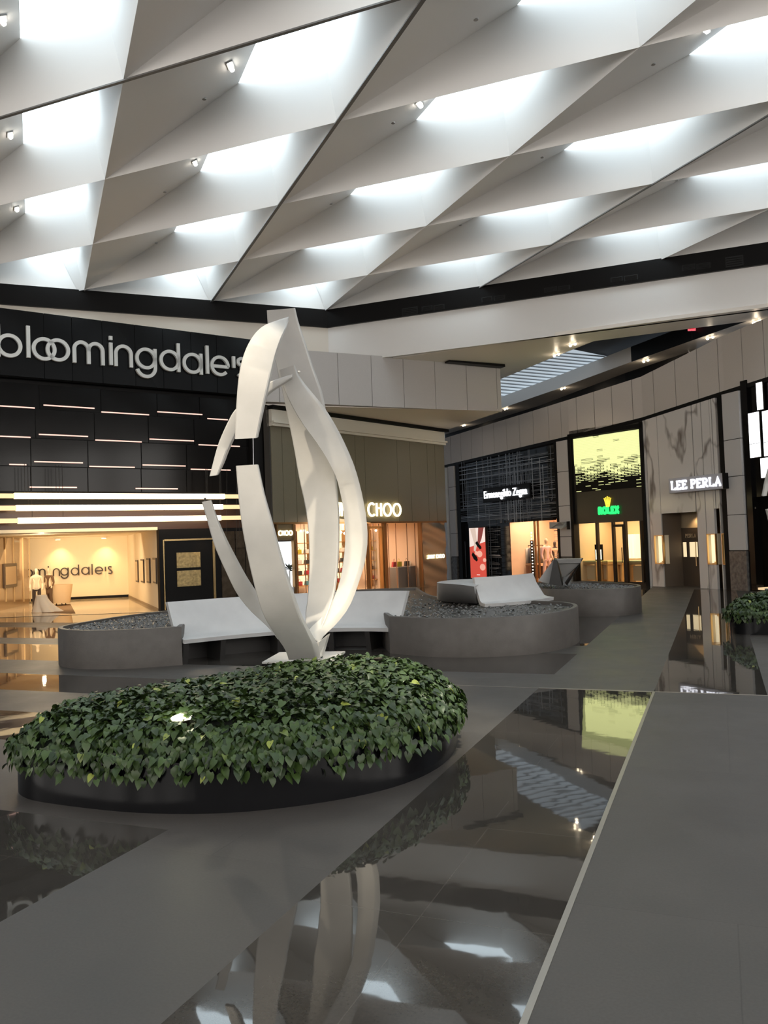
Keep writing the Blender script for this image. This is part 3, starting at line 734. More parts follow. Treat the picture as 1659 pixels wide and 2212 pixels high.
# glowing back niche + shelves
M_glow = emis('shelf_backlight', (1, .70, .42), 1.5)
bk = -3.35
def js(x, off=0): return JC.sz(x, 1200, off)[0]
shelf_x = [(640, 672), (724, 748), (800, 822), (838, 862), (870, 898)]
for k, (x0, x1) in enumerate(shelf_x):
    a, b = js(x0, bk+.3), js(x1, bk+.3)
    g = empty('shelf_unit', JC.P((a+b)/2, 0, bk+.25), 'backlit shelving niche inside the shoe shop, %s from the left' % ['first', 'second', 'third', 'fourth', 'last'][k], 'shelf', 'backlit shelves in the shoe shop')
    MB().wb(JC, a, b, .3, jz-.2, bk+.05, .03).build('back_panel', M_glow, g)
    for z in (.3, .75, 1.2, 1.65, 2.1): MB().wb(JC, a-.03, b+.03, z, z+.035, bk+.4, .36).build('shelf_board', M_gold, g)
    for s in (a-.03, b): MB().wb(JC, s, s+.03, .0, jz-.2, bk+.4, .36).build('side_panel', M_bronze, g)
# handbags on shelves and tables
bagcols = [(.5, .05, .06), (.6, .5, .05), (.7, .6, .45), (.05, .05, .05), (.3, .15, .08), (.1, .3, .35), (.8, .75, .65), (.6, .25, .2)]
def handbag(c, d, w, h, col, label, grp):
    m_ = mat('bag_%d' % bagcols.index(col), col, .35)
    n = Vector((d.y, -d.x, 0))
    g = empty('handbag', c, label, 'handbag', grp); mb = MB(); dz = Vector((0, 0, 1))
    mb.prism([c-d*w/2-n*.05, c+d*w/2-n*.05, c+d*w*.42-n*.03+dz*h, c-d*w*.42-n*.03+dz*h], n*.1); mb.build('bag_body', m_, g)
    MB().tube([c-d*w*.2+dz*h]+[c-d*w*.2*cos(pi*t/6)+dz*(h+h*.6*sin(pi*t/6)) for t in range(1, 6)]+[c+d*w*.2+dz*h], .008, 5).build('handle', m_, g)
random.seed(5); nb = 0
for k, (x0, x1) in enumerate(shelf_x):
    a, b = js(x0, bk+.3), js(x1, bk+.3)
    for zi, z in enumerate((.335, .785, 1.235, 1.685)):
        for s in ([a+.25*(b-a), a+.75*(b-a)] if b-a > .55 else [(a+b)/2]):
            col = bagcols[(nb*5+zi) % 8]; nb += 1
            cn = ['red', 'yellow', 'cream', 'black', 'brown', 'teal', 'ivory', 'rose'][bagcols.index(col)]
            handbag(JC.P(s, z, bk+.22), JC.d, .26, .17, col, 'small %s handbag on the %s board of the %s backlit shelf' % (cn, ['lowest', 'second', 'third', 'top'][zi], ['first', 'second', 'third', 'fourth', 'last'][k]), 'handbags on the shoe shop shelves')
# display tables
M_tbl = mat('table_grey', (.16, .15, .14), .4)
for k, (x0, x1) in enumerate([(848, 868), (874, 908)]):
    of = -1.0; a, b, c, d = JC.rc(x0, 1246, x1, 1268, of)
    g = empty('display_table', JC.P((a+b)/2, 0, of), 'grey draped display table behind the glass, %s' % ['left one', 'right one'][k], 'table', 'display tables in the shoe shop')
    secs = []
    for z, gsc in ((0, 1.04), (.45, 1.0), (.88, 1.0), (.9, .96)):
        L = []
        for j in range(24):
            t = 2*pi*j/24; cx_, cy_ = cos(t), sin(t); r = 1/max(abs(cx_), abs(cy_))**.8
            L.append(JC.P((a+b)/2+cx_*r*(b-a)/2*gsc, z, of+cy_*r*.35*gsc))
        secs.append(L)
    MB().sections(secs).build('table_skirt', M_tbl, g, smooth=40)
    MB().wb(JC, a, b, .9, .93, of+.35, .7).build('table_top', mat('table_top', (.5, .45, .4), .2), g)
    for q in range(2+k):
        s = a+(b-a)*(q+.5)/(2+k); col = [bagcols[0], bagcols[1], bagcols[3], bagcols[6], bagcols[4]][q+2*k]
        cn = ['red', 'yellow', 'black', 'ivory', 'brown'][q+2*k]
        handbag(JC.P(s, .93, of), JC.d, .3, .22, col, '%s handbag standing on the %s display table' % (cn, ['left', 'right'][k]), 'handbags on the display tables')
# bust silhouette
p = JC.P(js(890, -1.8), 1.0, -1.8); g = empty('display_bust', p-Vector((0, 0, 1.0)), 'dark head and shoulders display bust in the shoe shop window', 'mannequin')
skin('bust', [(0, 0, 0), (0, 0, .3), (0, 0, .55), (0, 0, .7), (0, 0, .8), (0, 0, .92), (.2, 0, .5), (-.2, 0, .5)], [(0, 1), (1, 2), (2, 3), (3, 4), (4, 5), (2, 6), (2, 7)], [(.13, .1), (.15, .11), (.17, .11), .06, .09, .08, .07, .07], mat('bust_dark', (.03, .02, .02), .5), g, loc=p)
MB().lathe(p-Vector((0, 0, 1)), [(.2, 0), (.2, .03), (.04, .05), (.04, 1.0)], 14).build('stand', M_bronze, g)
# hanging bubble lights
M_bulb = emis('bulb_warm', (1, .8, .55), 5)
for k, (x, y, of) in enumerate([(650, 1147, -1.5), (657, 1146, -1.5), (664, 1150, -1.5), (737, 1150, -1.5), (744, 1152, -1.5), (812, 1146, -1.2), (880, 1154, -1.2), (888, 1153, -1.2), (894, 1158, -1.2), (901, 1152, -1.2)]):
    c = JC.X(x, y, of); g = empty('pendant_bulb', c, 'small round glowing bulb near the shoe shop ceiling, number %s from the left' % ['one', 'two', 'three', 'four', 'five', 'six', 'seven', 'eight', 'nine', 'ten'][k], 'lamp', 'glowing bulbs in the shoe shop')
    MB().lathe(c, [(.005, -.05), (.035, -.035), (.05, 0), (.035, .035), (.005, .05)], 12).build('bulb', M_bulb, g, smooth=True)
    MB().tube([c+Vector((0, 0, .05)), c+Vector((0, 0, max(.1, jz+.25-c.z)))], .005, 5).build('cord', M_darkm, g)
# bronze mullions and glass tubes
mu = [(598, 600), (634, 637), (830, 836), (795, 797), (908, 912)]
for k, (a, b) in enumerate(mu):
    o = MB().wb(JC, js(a), js(b), 0, jz, .04, .14).build('trim_%d' % (50+k), M_bronze); struct(o)
dr = struct(empty('door_2', JC.P(js(813), 0, 0), None, None))
for a, b in ((797, 802), (822, 829)): MB().wb(JC, js(a), js(b), .05, jz-.15, -.02, .06).build('door_stile', M_gold, dr)
MB().wb(JC, js(797), js(829), jz-.22, jz-.12, -.02, .06).build('door_rail', M_gold, dr)
MB().tube([JC.P(js(811), .7, .05), JC.P(js(811), 1.8, .05)], .018, 8).build('door_handle', M_gold, dr)
MB().wb(JC, js(802), js(822), .05, jz-.2, -.04, .01).build('door_glass', M_glass, dr)
tb = MB(); random.seed(11)
for k in range(15):
    x = 640+k*18.3+random.uniform(-4, 4)
    tb.tube([JC.P(js(x, -.5), 0, -.5), JC.P(js(x, -.5), jz, -.5)], .022, 6)
tag(tb.build('glass_rod_curtain', mat('rod_rose', (.6, .38, .24), .2, .6)), 'row of slim vertical rose-gold rods hanging behind the shop glass', 'curtain', kind='stuff')
gl_ = MB()
for a, b in ((637, 795), (836, 908)): gl_.wb(JC, js(a), js(b), .05, jz, -.0, .012)
struct(gl_.build('window_91', M_glass))
# left window: white display and dark name plate
g = empty('light_box', JC.X(617, 1268, -.3), 'tall glowing white display screen at the left of the shoe shop', 'screen')
MB().wr(JC, 600, 1170, 634, 1271, -.3, .06).build('screen_face', emis('screen_white', (.92, .97, 1), 2.0), g)
MB().wr(JC, 599, 1167, 635, 1273, -.32, .06).build('screen_frame', M_darkm, g)
random.seed(2); pf = MB()
c0 = JC.X(624, 1232, -.2)
for k in range(16):
    a = random.uniform(-.2, 2.9); l = random.uniform(.2, .42); d_ = JC.d*cos(a)*l+Vector((0, 0, 1))*sin(a)*l*.8
    n_ = Vector((-d_.z, 0, d_.x)).normalized()*.03; pf.prism([c0-n_, c0+d_*.6+n_*.8, c0+d_, c0+d_*.6-n_*.8], JC.n*.01)
g2 = empty('potted_palm', JC.P(js(624), 0, -.2), 'small dark palm silhouette in front of the white screen', 'plant')
pf.build('fronds', mat('palm_dark', (.02, .03, .02), .6), g2); MB().lathe(JC.P(js(624, -.2), 0, -.2), [(.14, 0), (.18, .5), (.15, .52), (.03, .53), (.03, c0.z)], 14).build('pot', mat('pot_white', (.7, .7, .7), .5), g2)
g = empty('name_plate_sign', JC.X(617, 1166, .02), 'dark brown plate with glowing letters CHOO at the left shop window', 'sign')
MB().wr(JC, 600, 1130, 634, 1167, .0, .05).build('plate', mat('plate_brown', (.14, .11, .07), .3, .3), g)
M_neon = emis('neon_warm', (1, .83, .45), 4.5)
s0, z0 = JC.sz(602, 1157, .04); s1, z1 = JC.sz(632, 1146, .04)
caps_text('CHOO', JC, s0, z0, z1-z0, s1-s0, .035, .05, .03, M_neon, g)
# big sign JIMMY CHOO
g = empty('shop_sign', JC.X(795, 1120, .1), 'large glowing warm letters JIMMY CHOO on the olive wall', 'sign')
s0, z0 = JC.sz(795, 1115, .1); s1, z1 = JC.sz(866, 1087, .1); zl = JC.sz(830, 1115, .1)[1]; zu = JC.sz(830, 1087, .1)[1]
caps_text('CHOO', JC, s0, zl, zu-zl, s1-s0, .075, .12, .05, M_neon, g)
sj0 = JC.sz(688, 1115, .1)[0]; sj1 = JC.sz(778, 1115, .1)[0]
caps_text('JIMMY', JC, js(727, .1)-.12, zl, zu-zl, js(790, .1)-js(727, .1), .075, .12, .05, M_neon, g)
# wavy metal panel with small sign
wv = MB(); M_mirror = mat('rippled_metal', (.20, .185, .15), .3, .6)
a, b, c, d = js(912), js(962), 0.0, jz
secs = []
for i in range(41):
    z = d*i/40; 
    secs.append([JC.P(a+(b-a)*j/8, z, .05+.02*sin(z*5+.5*j)+.015*sin(z*11+j*.8)) for j in range(9)]+[JC.P(a+(b-a)*j/8, z, -.05) for j in range(8, -1, -1)])
wv.sections(secs); o = wv.build('wall_rippled_metal', M_mirror, smooth=50); struct(o)
g = empty('small_shop_sign', JC.X(942, 1206, .1), 'small glowing letters JIMMY CHOO on the rippled metal panel', 'sign')
s0, z0 = JC.sz(923, 1207, .1); s1 = JC.sz(960, 1207, .1)[0]; z1 = JC.sz(942, 1198, .1)[1]
caps_text('JIMMY CHOO', JC, s0, z0, z1-z0, s1-s0, .03, .12, .03, M_neon, g)
area(JC.P((js0+js1)/2+.3, jz+.15, -1.6), JC.P((js0+js1)/2, 0, -1.9), 8, 2, 420, (1, .72, .5), 'room_light')
area(JC.P(js1-.6, 5.5, 2.5), JC.P(js1-1, 4.5, 0), 2, 2, 12, (1, .9, .7), 'wall_wash')

# ================================================================ CURVED RIGHT WALL
J = [(2.55, 44.7), (7.9, 34.52), (10.12, 31.66), (11.85, 28.2), (12.75, 25.6), (14.6, 19.5)]
R1, R2, R3, R4, R5 = [Wall(J[i], J[i+1]) for i in range(5)]
RW = [R1, R2, R3, R4, R5]
zb = [5.92, 6.22, 6.5, 6.83, 6.95, 7.1]; zt = [7.32, 7.74, 8.08, 8.72, 8.85, 9.05]
# frieze of tall panels
sx = [957, 973, 995, 1018, 1042, 1067, 1094, 1122, 1152, 1185, 1212, 1246, 1284, 1322, 1366, 1412, 1459, 1507, 1552, 1604, 1651, 1712]
ym = lambda x: 965-(x-957)*.21 if x < 1250 else 903-(x-1250)*.33
fb = MB(); bb = MB()
for i, W in enumerate(RW):
    W.idx = i
    bb.prism([W.P(0, zb[i], -.04), W.P(W.L, zb[i+1], -.04), W.P(W.L, zt[i+1], -.04), W.P(0, zt[i], -.04)], -W.n*.2)
    ss = sorted([0]+[s for s in (W.sz(x, ym(x))[0] for x in sx) if .05 < s < W.L-.05]+[W.L])
    for a, b in zip(ss[:-1], ss[1:]):
        f = lambda s, t: t[i]+(t[i+1]-t[i])*s/W.L
        ga = 0 if a == 0 else .014; gb = 0 if b == W.L else .014
        fb.prism([W.P(a+ga, f(a, zb)), W.P(b-gb, f(b, zb)), W.P(b-gb, f(b, zt)), W.P(a+ga, f(a, zt))], -W.n*.035)
M_friz = mat('frieze_panel', (.56, .51, .465), .5, noise=(40, .03))
struct(fb.build('wall_frieze', M_friz)); struct(bb.build('wall_frieze.001', M_seam))
# black line under the frieze and black backing wall below
bl = MB(); bk2 = MB()
for i, W in enumerate(RW):
    bl.prism([W.P(0, zb[i]-.14, .03), W.P(W.L, zb[i+1]-.14, .03), W.P(W.L, zb[i+1], .03), W.P(0, zb[i], .03)], -W.n*.3)
struct(bl.build('trim_60', M_black))
def zbs(W, s): i = W.idx; return zb[i]+(zb[i+1]-zb[i])*s/W.L-.14

# ---- grey pillars
M_pil = mat('pillar_panel', (.55, .53, .52), .5); M_granite = mat('granite_base', (.12, .115, .11), .3, noise=(9, .5))
M_piln = mat('pillar_side', (.62, .64, .66), .4)
def pillar(W, xa, xb, y, label, seams_z, base=1.15, proud=.12):
    a, b = W.sz(xa, y)[0], W.sz(xb, y)[0]; zt_ = zbs(W, (a+b)/2)
    g = empty('wall_pillar', W.P((a+b)/2, 0, 0), label, 'pillar')
    zs = [base]+seams_z+[zt_]
    for z0, z1 in zip(zs[:-1], zs[1:]): MB().wb(W, a, b, z0+.012, z1-.012, proud, .3).build('cladding_panel', M_pil, g)
    MB().wb(W, a+.01, b-.01, 0, zt_, proud-.03, .2).build('pillar_core', M_seam, g)
    MB().wb(W, a, b, 0, base-.03, proud+.01, .3).build('granite_base', M_granite, g); return g
pillar(R1, 975.5, 987.5, 1120, 'slim pale panelled pillar left of the dark lattice shopfront', [2.35, 3.55, 4.75])
o = MB().wb(R1, R1.sz(955, 1120)[0], R1.sz(974, 1120)[0], 0, zbs(R1, .8), .25, .3).build('wall_pale_return', M_piln); struct(o)
a, b = R1.sz(1207, 1100)[0], R1.L
pillar(R1, 1212, 1236, 1100, 'wide pale panelled pillar between the lattice shop and the yellow-lit shop', [2.0, 3.3, 4.75])
# ---- lattice shopfront
zx0, zx1 = R1.sz(990, 1120)[0], R1.sz(1208, 1100)[0]
def r1(x, y=1100, off=0): return R1.sz(x, y, off)[0]
zh = R1.sz(1100, 1129)[1]
fr = MB()
fr.wb(R1, zx0, zx0+.32, 0, zbs(R1, zx0), .06, .3); fr.wb(R1, zx1-.12, zx1, 0, zbs(R1, zx1), .06, .3)
struct(fr.build('trim_61', M_black))
ztt = zbs(R1, (zx0+zx1)/2)
struct_wb('wall_lattice_back', R1, zx0, zx1, zh+.05, ztt+.1, -.15, .1, mat('dark_glass_wall', (.012, .014, .017), .08))
struct_wb('wall_lattice_back.001', R1, zx0, r1(1092), 0, zh+.1, -.16, .06, mat('dark_glass_wall', (.012, .014, .017), .08))
random.seed(21)
M_lat = mat('lattice_steel', (.62, .64, .68), .35, .6); M_lat2 = mat('lattice_steel_dim', (.25, .27, .30), .4, .6)
for nm, mm, cnt, seed in (('metal_lattice', M_lat, 26, 4), ('metal_lattice.001', M_lat2, 90, 9)):
    random.seed(seed); lt = MB()
    for k in range(cnt):
        a = random.uniform(zx0+.4, zx1-.9); ln = random.uniform(.8, 4.5) if k % 4 else zx1-zx0-.9
        if k % 4 == 0: a = zx0+.35
        z = random.uniform(zh+.1, ztt-.15) if k % 3 else zh+random.uniform(.2, 1.9)
        lt.wb(R1, a, min(a+ln, zx1-.13), z, z+random.uniform(.008, .02), .06, .03)
    for k in range(cnt//2):
        s = random.choice([random.uniform(zx0+.4, zx1-.2), random.gauss(zx0+(zx1-zx0)*.62, .4)]); s = min(max(s, zx0+.4), zx1-.2)
        z0 = random.uniform(zh, zh+1.5) if k % 3 else 0.1
        if z0 < zh and not (s < r1(1080) or s > r1(1196)): z0 = zh
        lt.wb(R1, s, s+random.uniform(.008, .018), z0, min(ztt, z0+random.uniform(1.2, 3.6)), .07, .03)
    for k in range(cnt//3):
        z = random.uniform(.2, zh); lt.wb(R1, r1(1054), r1(1054)+random.uniform(.3, 1.1), z, z+.012, .07, .03)
        z = random.uniform(.2, zh); lt.wb(R1, r1(1197), zx1-.12, z, z+.012, .07, .03)
    tag(lt.build(nm, mm), ['bright steel bars of the lattice screen over the dark shopfront', 'fine dim steel bars woven behind the brighter shopfront lattice'][nm[-1] == '1'], 'lattice', kind='stuff')
# sign
g = empty('shop_sign', R1.X(1092, 1075, .2), 'white glowing script sign Ermenegildo Zegna on the dark lattice', 'sign')
M_wneon = emis('neon_white', (.9, .95, 1), 4)
a, za = R1.sz(1043, 1080, .2); b, zb2 = R1.sz(1143, 1048, .2); zmid = R1.sz(1092, 1066, .2)[1]
MB().wb(R1, a, b, zmid-.33, zmid+.36, .18, .1).build('sign_board', M_black, g)
a, z0 = R1.sz(1047, 1078, .2); b, z1 = R1.sz(1139, 1063, .2)
t = font_text('Ermenegildo Zegna', R1, a, b, zmid-.25, .46, .22, M_wneon, g, slope=0.0)
# glass and interior
room(R1, r1(1090), r1(1200), zh, 3.0, mat('peach_room', (.82, .6, .42), .5), 'menswear')
area(R1.P(r1(1140), zh+.2, -1.6), R1.P(r1(1140), 0, -2), 4, 2.2, 200, (1, .72, .5), 'room_light')
struct(MB().wb(R1, r1(1092), r1(1195), .05, zh, 0, .012).build('window_92', M_glass))
struct(MB().wb(R1, r1(1090), r1(1195), zh, zh+.1, .05, .2).build('trim_62', M_black))
for k, x in enumerate((1152, 1159)): struct(MB().wb(R1, r1(x), r1(x)+.06, 0, zh, .03, .08).build('trim_%d' % (63+k), M_bronze))
# poster light box with red artwork and two shoes
g = empty('poster_light_box', R1.X(1032, 1248, .3), 'tall lit poster of two dark shoes walking on red at the shop entrance', 'poster')
a, b, c, d = R1.rc(1015, 1140, 1049, 1249, .3)
MB().wb(R1, a-.05, b+.05, c-.05, d+.05, .28, .12).build('poster_frame', M_darkm, g)
ps = lambda u, v: (a+(b-a)*u, c+(d-c)*v)
def pp(pts, k, m_, nm): MB().prism([R1.P(*ps(u, v), .29+.004*k) for u, v in pts], -R1.n*.003).build(nm, m_, g)
pp([(0, 0), (1, 0), (1, 1), (0, 1)], 1, emis('poster_red', (.75, .09, .06), .8), 'red_field')
pp([(0, .62), (1, .72), (1, 1), (0, 1)], 2, emis('poster_white', (.95, .8, .72), .9), 'pale_field')
pp([(.08, .98), (.42, 1), (.5, .68), (.36, .52), (.26, .55), (.3, .7)], 3, emis('poster_leg', (.8, .62, .52), .8), 'leg')
pp([(.6, 1), (.95, 1), (.78, .78), (.62, .66), (.52, .7)], 3, emis('poster_leg2', (.35, .07, .06), .6), 'leg')
pp([(.38, .70), (.48, .64), (.66, .57), (.76, .59), (.74, .63), (.58, .69), (.5, .74)], 4, M_black, 'shoe')
pp([(.12, .46), (.24, .38), (.42, .33), (.5, .36), (.46, .42), (.3, .48), (.2, .52)], 4, M_black, 'shoe')
for cx_, cy_, r in ((.62, .48, .17), (.42, .5, .1), (.78, .22, .17), (.92, .36, .1)):
    pp([(cx_+r*cos(2*pi*k/20), cy_+r*.38*sin(2*pi*k/20)) for k in range(20)], 3, emis('poster_dot', (1, .5, .38), .8), 'light_spot')
pp([(.4, .06), (.6, .06), (.6, .075), (.4, .075)], 4, emis('poster_white', (.95, .8, .72), .9), 'caption_bar')
# clothes rail with garments
rp0 = R1.X(1118, 1188, -1.6); rs0, rs1 = r1(1118, 1190, -1.6), r1(1173, 1190, -1.6)
g = empty('clothes_rail', R1.P((rs0+rs1)/2, 0, -1.6), 'dark metal clothes rail in the peach-lit shop', 'clothes rail')
MB().tube([R1.P(rs0, 1.62, -1.6), R1.P(rs1, 1.62, -1.6)], .018, 8).build('rail', M_darkm, g)
for s in (rs0, rs1): MB().tube([R1.P(s, 0, -1.6), R1.P(s, 1.62, -1.6)], .018, 8).build('post', M_darkm, g)
gc = [(.04, .04, .05), (.3, .28, .26), (.55, .5, .42), (.35, .3, .26), (.6, .57, .5), (.12, .12, .14), (.5, .42, .3), (.42, .4, .38), (.65, .55, .45), (.2, .17, .15)]
gn = ['black', 'grey', 'sand', 'taupe', 'ivory', 'charcoal', 'tan', 'stone', 'beige', 'dark brown']
for k in range(10):
    s = rs0+.12+(rs1-rs0-.24)*k/9; c = R1.P(s, 0, -1.6)
    g = empty('hanging_jacket', c+Vector((0, 0, .75)), '%s jacket hanging on the clothes rail, between its neighbours' % gn[k], 'jacket', 'jackets on the clothes rail')
    secs = []
    for z, w_, t_ in ((1.52, .06, .03), (1.46, .2, .05), (1.2, .2, .06), (.78, .21, .07)):
        secs.append([c+Vector((0, 0, z))+R1.n*(w_*sin(2*pi*j/12))+R1.d*(t_*cos(2*pi*j/12)) for j in range(12)])
    MB().sections(secs).build('garment', mat('garment_%d' % k, gc[k], .9), g, smooth=True)
    MB().tube([c+Vector((0, 0, 1.5)), c+Vector((0, 0, 1.62))], .006, 5).build('hanger_hook', M_darkm, g)
mannequin(R1.P(r1(1181, 1200, -1.1), 0.0, -1.1), radians(30), 'mannequin in a pale pink suit behind the shop glass', mat('mannequin_skin', (.6, .45, .3), .4), mat('pink_jacket', (.75, .5, .48), .8), mat('pink_trousers', (.7, .5, .46), .8), sc=1.08)
mannequin(R1.P(r1(1199, 1200, -1.9), 0.0, -1.9), radians(10), 'mannequin in a dark cap and beige coat behind the pink suit', mat('mannequin_dark', (.05, .035, .03), .5), mat('beige_coat', (.6, .45, .3), .8), mat('dark_trousers', (.05, .035, .03), .8), long=1)
M_wd = mat('display_brown', (.16, .07, .04), .4)
for k, (x0, y0, x1, of) in enumerate([(1112, 1225, 1134, -1.5), (1137, 1222, 1150, -1.3), (1160, 1224, 1175, -1.8)]):
    a, b, c, d = R1.rc(x0, y0, x1, 1248, of); g = empty('display_cabinet', R1.P((a+b)/2, 0, of), 'low brown cabinet under the garments, %s' % ['left', 'middle', 'right'][k], 'cabinet', 'brown cabinets in the menswear shop')
    MB().wb(R1, a, b, .05, d, of, .5).build('body', M_wd, g)
    MB().wb(R1, a-.02, b+.02, d, d+.03, of+.02, .54).build('top', M_bronze, g)
    for q in range(2): MB().wb(R1, a+.03+(b-a)/2*q, a+(b-a)/2*(q+1)-.02, .12, d-.05, of+.015, .015).build('door', M_wd, g)
g = empty('bead_column', R1.P(r1(1131), 0, -.35), 'tall dark column studded with tiny lights behind the glass', 'column')
MB().wb(R1, r1(1129), r1(1132), 0, R1.sz(1130, 1168)[1], -.35, .12).build('shaft', M_black, g)
bd_ = MB()
for k in range(16): bd_.lathe(R1.P(r1(1133), .12+.14*k, -.33), [(.01, -.03), (.035, 0), (.01, .03)], 8)
bd_.build('light_beads', emis('bead_white', (1, .9, .75), 3), g)['kind'] = 'stuff'
# projecting blade sign on the pillar
g = empty('projecting_sign', R1.X(1206, 1141, .5), 'small grey arrow-shaped blade sign sticking out from the pale pillar', 'sign')
a = R1.X(1190, 1135, .6); b = R1.X(1213, 1135, .6); c = R1.X(1224, 1135, .2)
hz = Vector((0, 0, .14))
MB().prism([a-hz, b-hz, c-hz*.2, c+hz, b+hz*1.0, a+hz], R1.n*.08).build('blade', mat('blade_grey', (.4, .39, .38), .5), g)
MB().prism([c-hz*1.2, c+hz*1.2, c+hz*1.2+R1.d*.12, c-hz*1.2+R1.d*.12], -R1.n*.3).build('bracket', M_darkm, g)

# ---- yellow-lit watch shop
def r2(x, y=1150, off=0): return R2.sz(x, y, off)[0]
M_ob = mat('olive_black', (.030, .026, .020), .3)
w0, w1 = R2.sz(1247, 1150)[0], R2.sz(1405, 1150)[0]
w0 = .12
zgl = R2.sz(1322, 1128)[1]; zl1 = R2.sz(1315, 1062)[1]; ztp = zbs(R2, R2.L/2)
struct_wb('wall_watch_shop', R2, 0, R2.L-.0, zgl, ztp+.2, 0, .2, M_ob)
fr = MB(); fr.wb(R2, 0, .14, 0, ztp, .14, .3); fr.wb(R2, R2.L-.12, R2.L, 0, ztp+.1, .14, .3); fr.wb(R2, 0, R2.L, ztp-.12, ztp+.05, .14, .3)
struct(fr.build('trim_65', M_black))
# glowing lattice: yellow backlit panel + dark brick mask at the bottom
la, lb_ = r2(1241, 1000)+0.03, r2(1388, 980)-.02
lz0 = R2.sz(1315, 1058)[1]; lz1 = ztp-.16
M_yel = emis('backlit_yellow', (.80, .83, .38), 1.0)
g = empty('backlit_lattice_panel', R2.P((la+lb_)/2, lz0, .05), 'glowing yellow-green brick-pattern panel dissolving into dots over the black wall', 'light panel')
NC, NR = 10, 35
cw, rh = (lb_-la)/NC, (lz1-lz0)/NR
random.seed(31); yl = MB()
frontb = [5+1.5*sin(c*.6)+1.2*sin(c*1.7+1) for c in range(NC+1)]
for r in range(NR):
    for c in range(-1, NC):
        o_ = cw*.5*(r % 2); s0 = la+c*cw+o_; s1 = s0+cw
        s0 = max(s0, la); s1 = min(s1, lb_)
        if s1-s0 < .03: continue
        z0 = lz0+r*rh
        t = (r-2)/18.0   # density from bottom to top
        f = r-frontb[max(c, 0)]
        if f < 0 and random.random() > .14+r*.03: continue
        if 0 <= f < 3 and random.random() < .25: continue
        if f >= 3 and random.random() < .012: continue
        gx = .03 if f < 10 else .0
        gz = .035 if random.random() < max(.03, .9-f*.045) else .004
        if f < 4: gx = .05; gz = .045
        yl.wb(R2, s0+gx, s1-gx, z0+gz/2, z0+rh-gz/2, .06, .04)
yl.build('glowing_bricks', M_yel, g)['kind'] = 'stuff'
MB().wb(R2, la, lb_, lz0, lz1, .02, .01).build('panel_back', M_black, g)
area(R2.P((la+lb_)/2, (lz0+lz1)/2+.7, .25), R2.P((la+lb_)/2, (lz0+lz1)/2, 6), lb_-la, 2, 16, (.85, .9, .35), 'panel_light')
# crown and name
g = empty('watch_shop_sign', R2.X(1314, 1110, .05), 'glowing green name ROLEX under a golden five-point crown', 'sign')
cs, cz0 = R2.sz(1313, 1096, .08); cz1 = R2.sz(1313, 1073, .08)[1]; H_ = cz1-cz0; Wd = H_*.36
cr_ = [(-.55, 0.08), (0, 0), (.55, .08), (.62, .3), (1.0, .86), (.72, .62), (.52, .92), (.28, .66), (0, 1.0), (-.28, .66), (-.52, .92), (-.72, .62), (-1.0, .86), (-.62, .3)]
mb = MB(); mb.prism([R2.P(cs+x*Wd, cz0+y*H_, .1) for x, y in [(-.55, .08), (0, 0), (.55, .08), (.6, .28), (0, .2), (-.6, .28)]], -R2.n*.04)
for x0, x1 in ((-.5, -1.0), (-.26, -.52), (0, 0), (.26, .52), (.5, 1.0)):
    yt = 1.0-.16*abs(x1); mb.prism([R2.P(cs+(x0-.12)*Wd, cz0+.24*H_, .1), R2.P(cs+(x0+.12)*Wd, cz0+.24*H_, .1), R2.P(cs+(x1+.07)*Wd, cz0+yt*H_, .1), R2.P(cs+(x1-.07)*Wd, cz0+yt*H_, .1)], -R2.n*.04)
    mb.prism([R2.P(cs+(x1+.13*cos(2*pi*k/10))*Wd, cz0+(yt+.055*sin(2*pi*k/10))*H_, .105) for k in range(10)], -R2.n*.04)
mb.build('crown', emis('crown_gold', (.9, .68, .06), 1.2), g)
a, z0 = R2.sz(1293, 1109, .08); b, z1 = R2.sz(1336, 1095, .08)
caps_text('ROLEX', R2, a, R2.sz(1314, 1109, .08)[1], R2.sz(1314, 1095.5, .08)[1]-R2.sz(1314, 1109, .08)[1], b-a, .1, .1, .04, emis('name_green', (.02, .75, .15), 1.6), g)
# glazing, frames, door
struct_wb('trim_66', R2, w0, R2.L-.1, 0, .14, .06, .25, M_darkm)
mull = [1246, 1289, 1324, 1350, 1385, 1402]
for k, x in enumerate(mull[1:-1]): struct(MB().wb(R2, r2(x), r2(x)+.09, .1, zgl, .08, .14).build('trim_%d' % (67+k), M_darkm))
struct(MB().wb(R2, .14, R2.L-.12, .14, zgl, 0, .012).build('window_93', M_glass))
d3 = struct(empty('door_3', R2.P(r2(1337), 0, .02), None, None))
for a, b in ((1325.5, 1328), (1346, 1349)): MB().wb(R2, r2(a), r2(b), .14, zgl-.1, .06, .06).build('door_stile', M_darkm, d3)
MB().wb(R2, r2(1326), r2(1349), zgl-.2, zgl-.1, .06, .06).build('door_rail', M_darkm, d3)
MB().tube([R2.P(r2(1345), .9, .1), R2.P(r2(1345), 1.5, .1)], .02, 8).build('door_handle', M_darkm, d3)
room(R2, .5, R2.L-.5, zgl, 2.2, mat('honey_room', (.72, .56, .33), .45), 'watch_shop')
area(R2.P(R2.L/2, zgl+.2, -1.1), R2.P(R2.L/2, 0, -1.4), 3, 1.6, 85, (1, .80, .54), 'room_light')
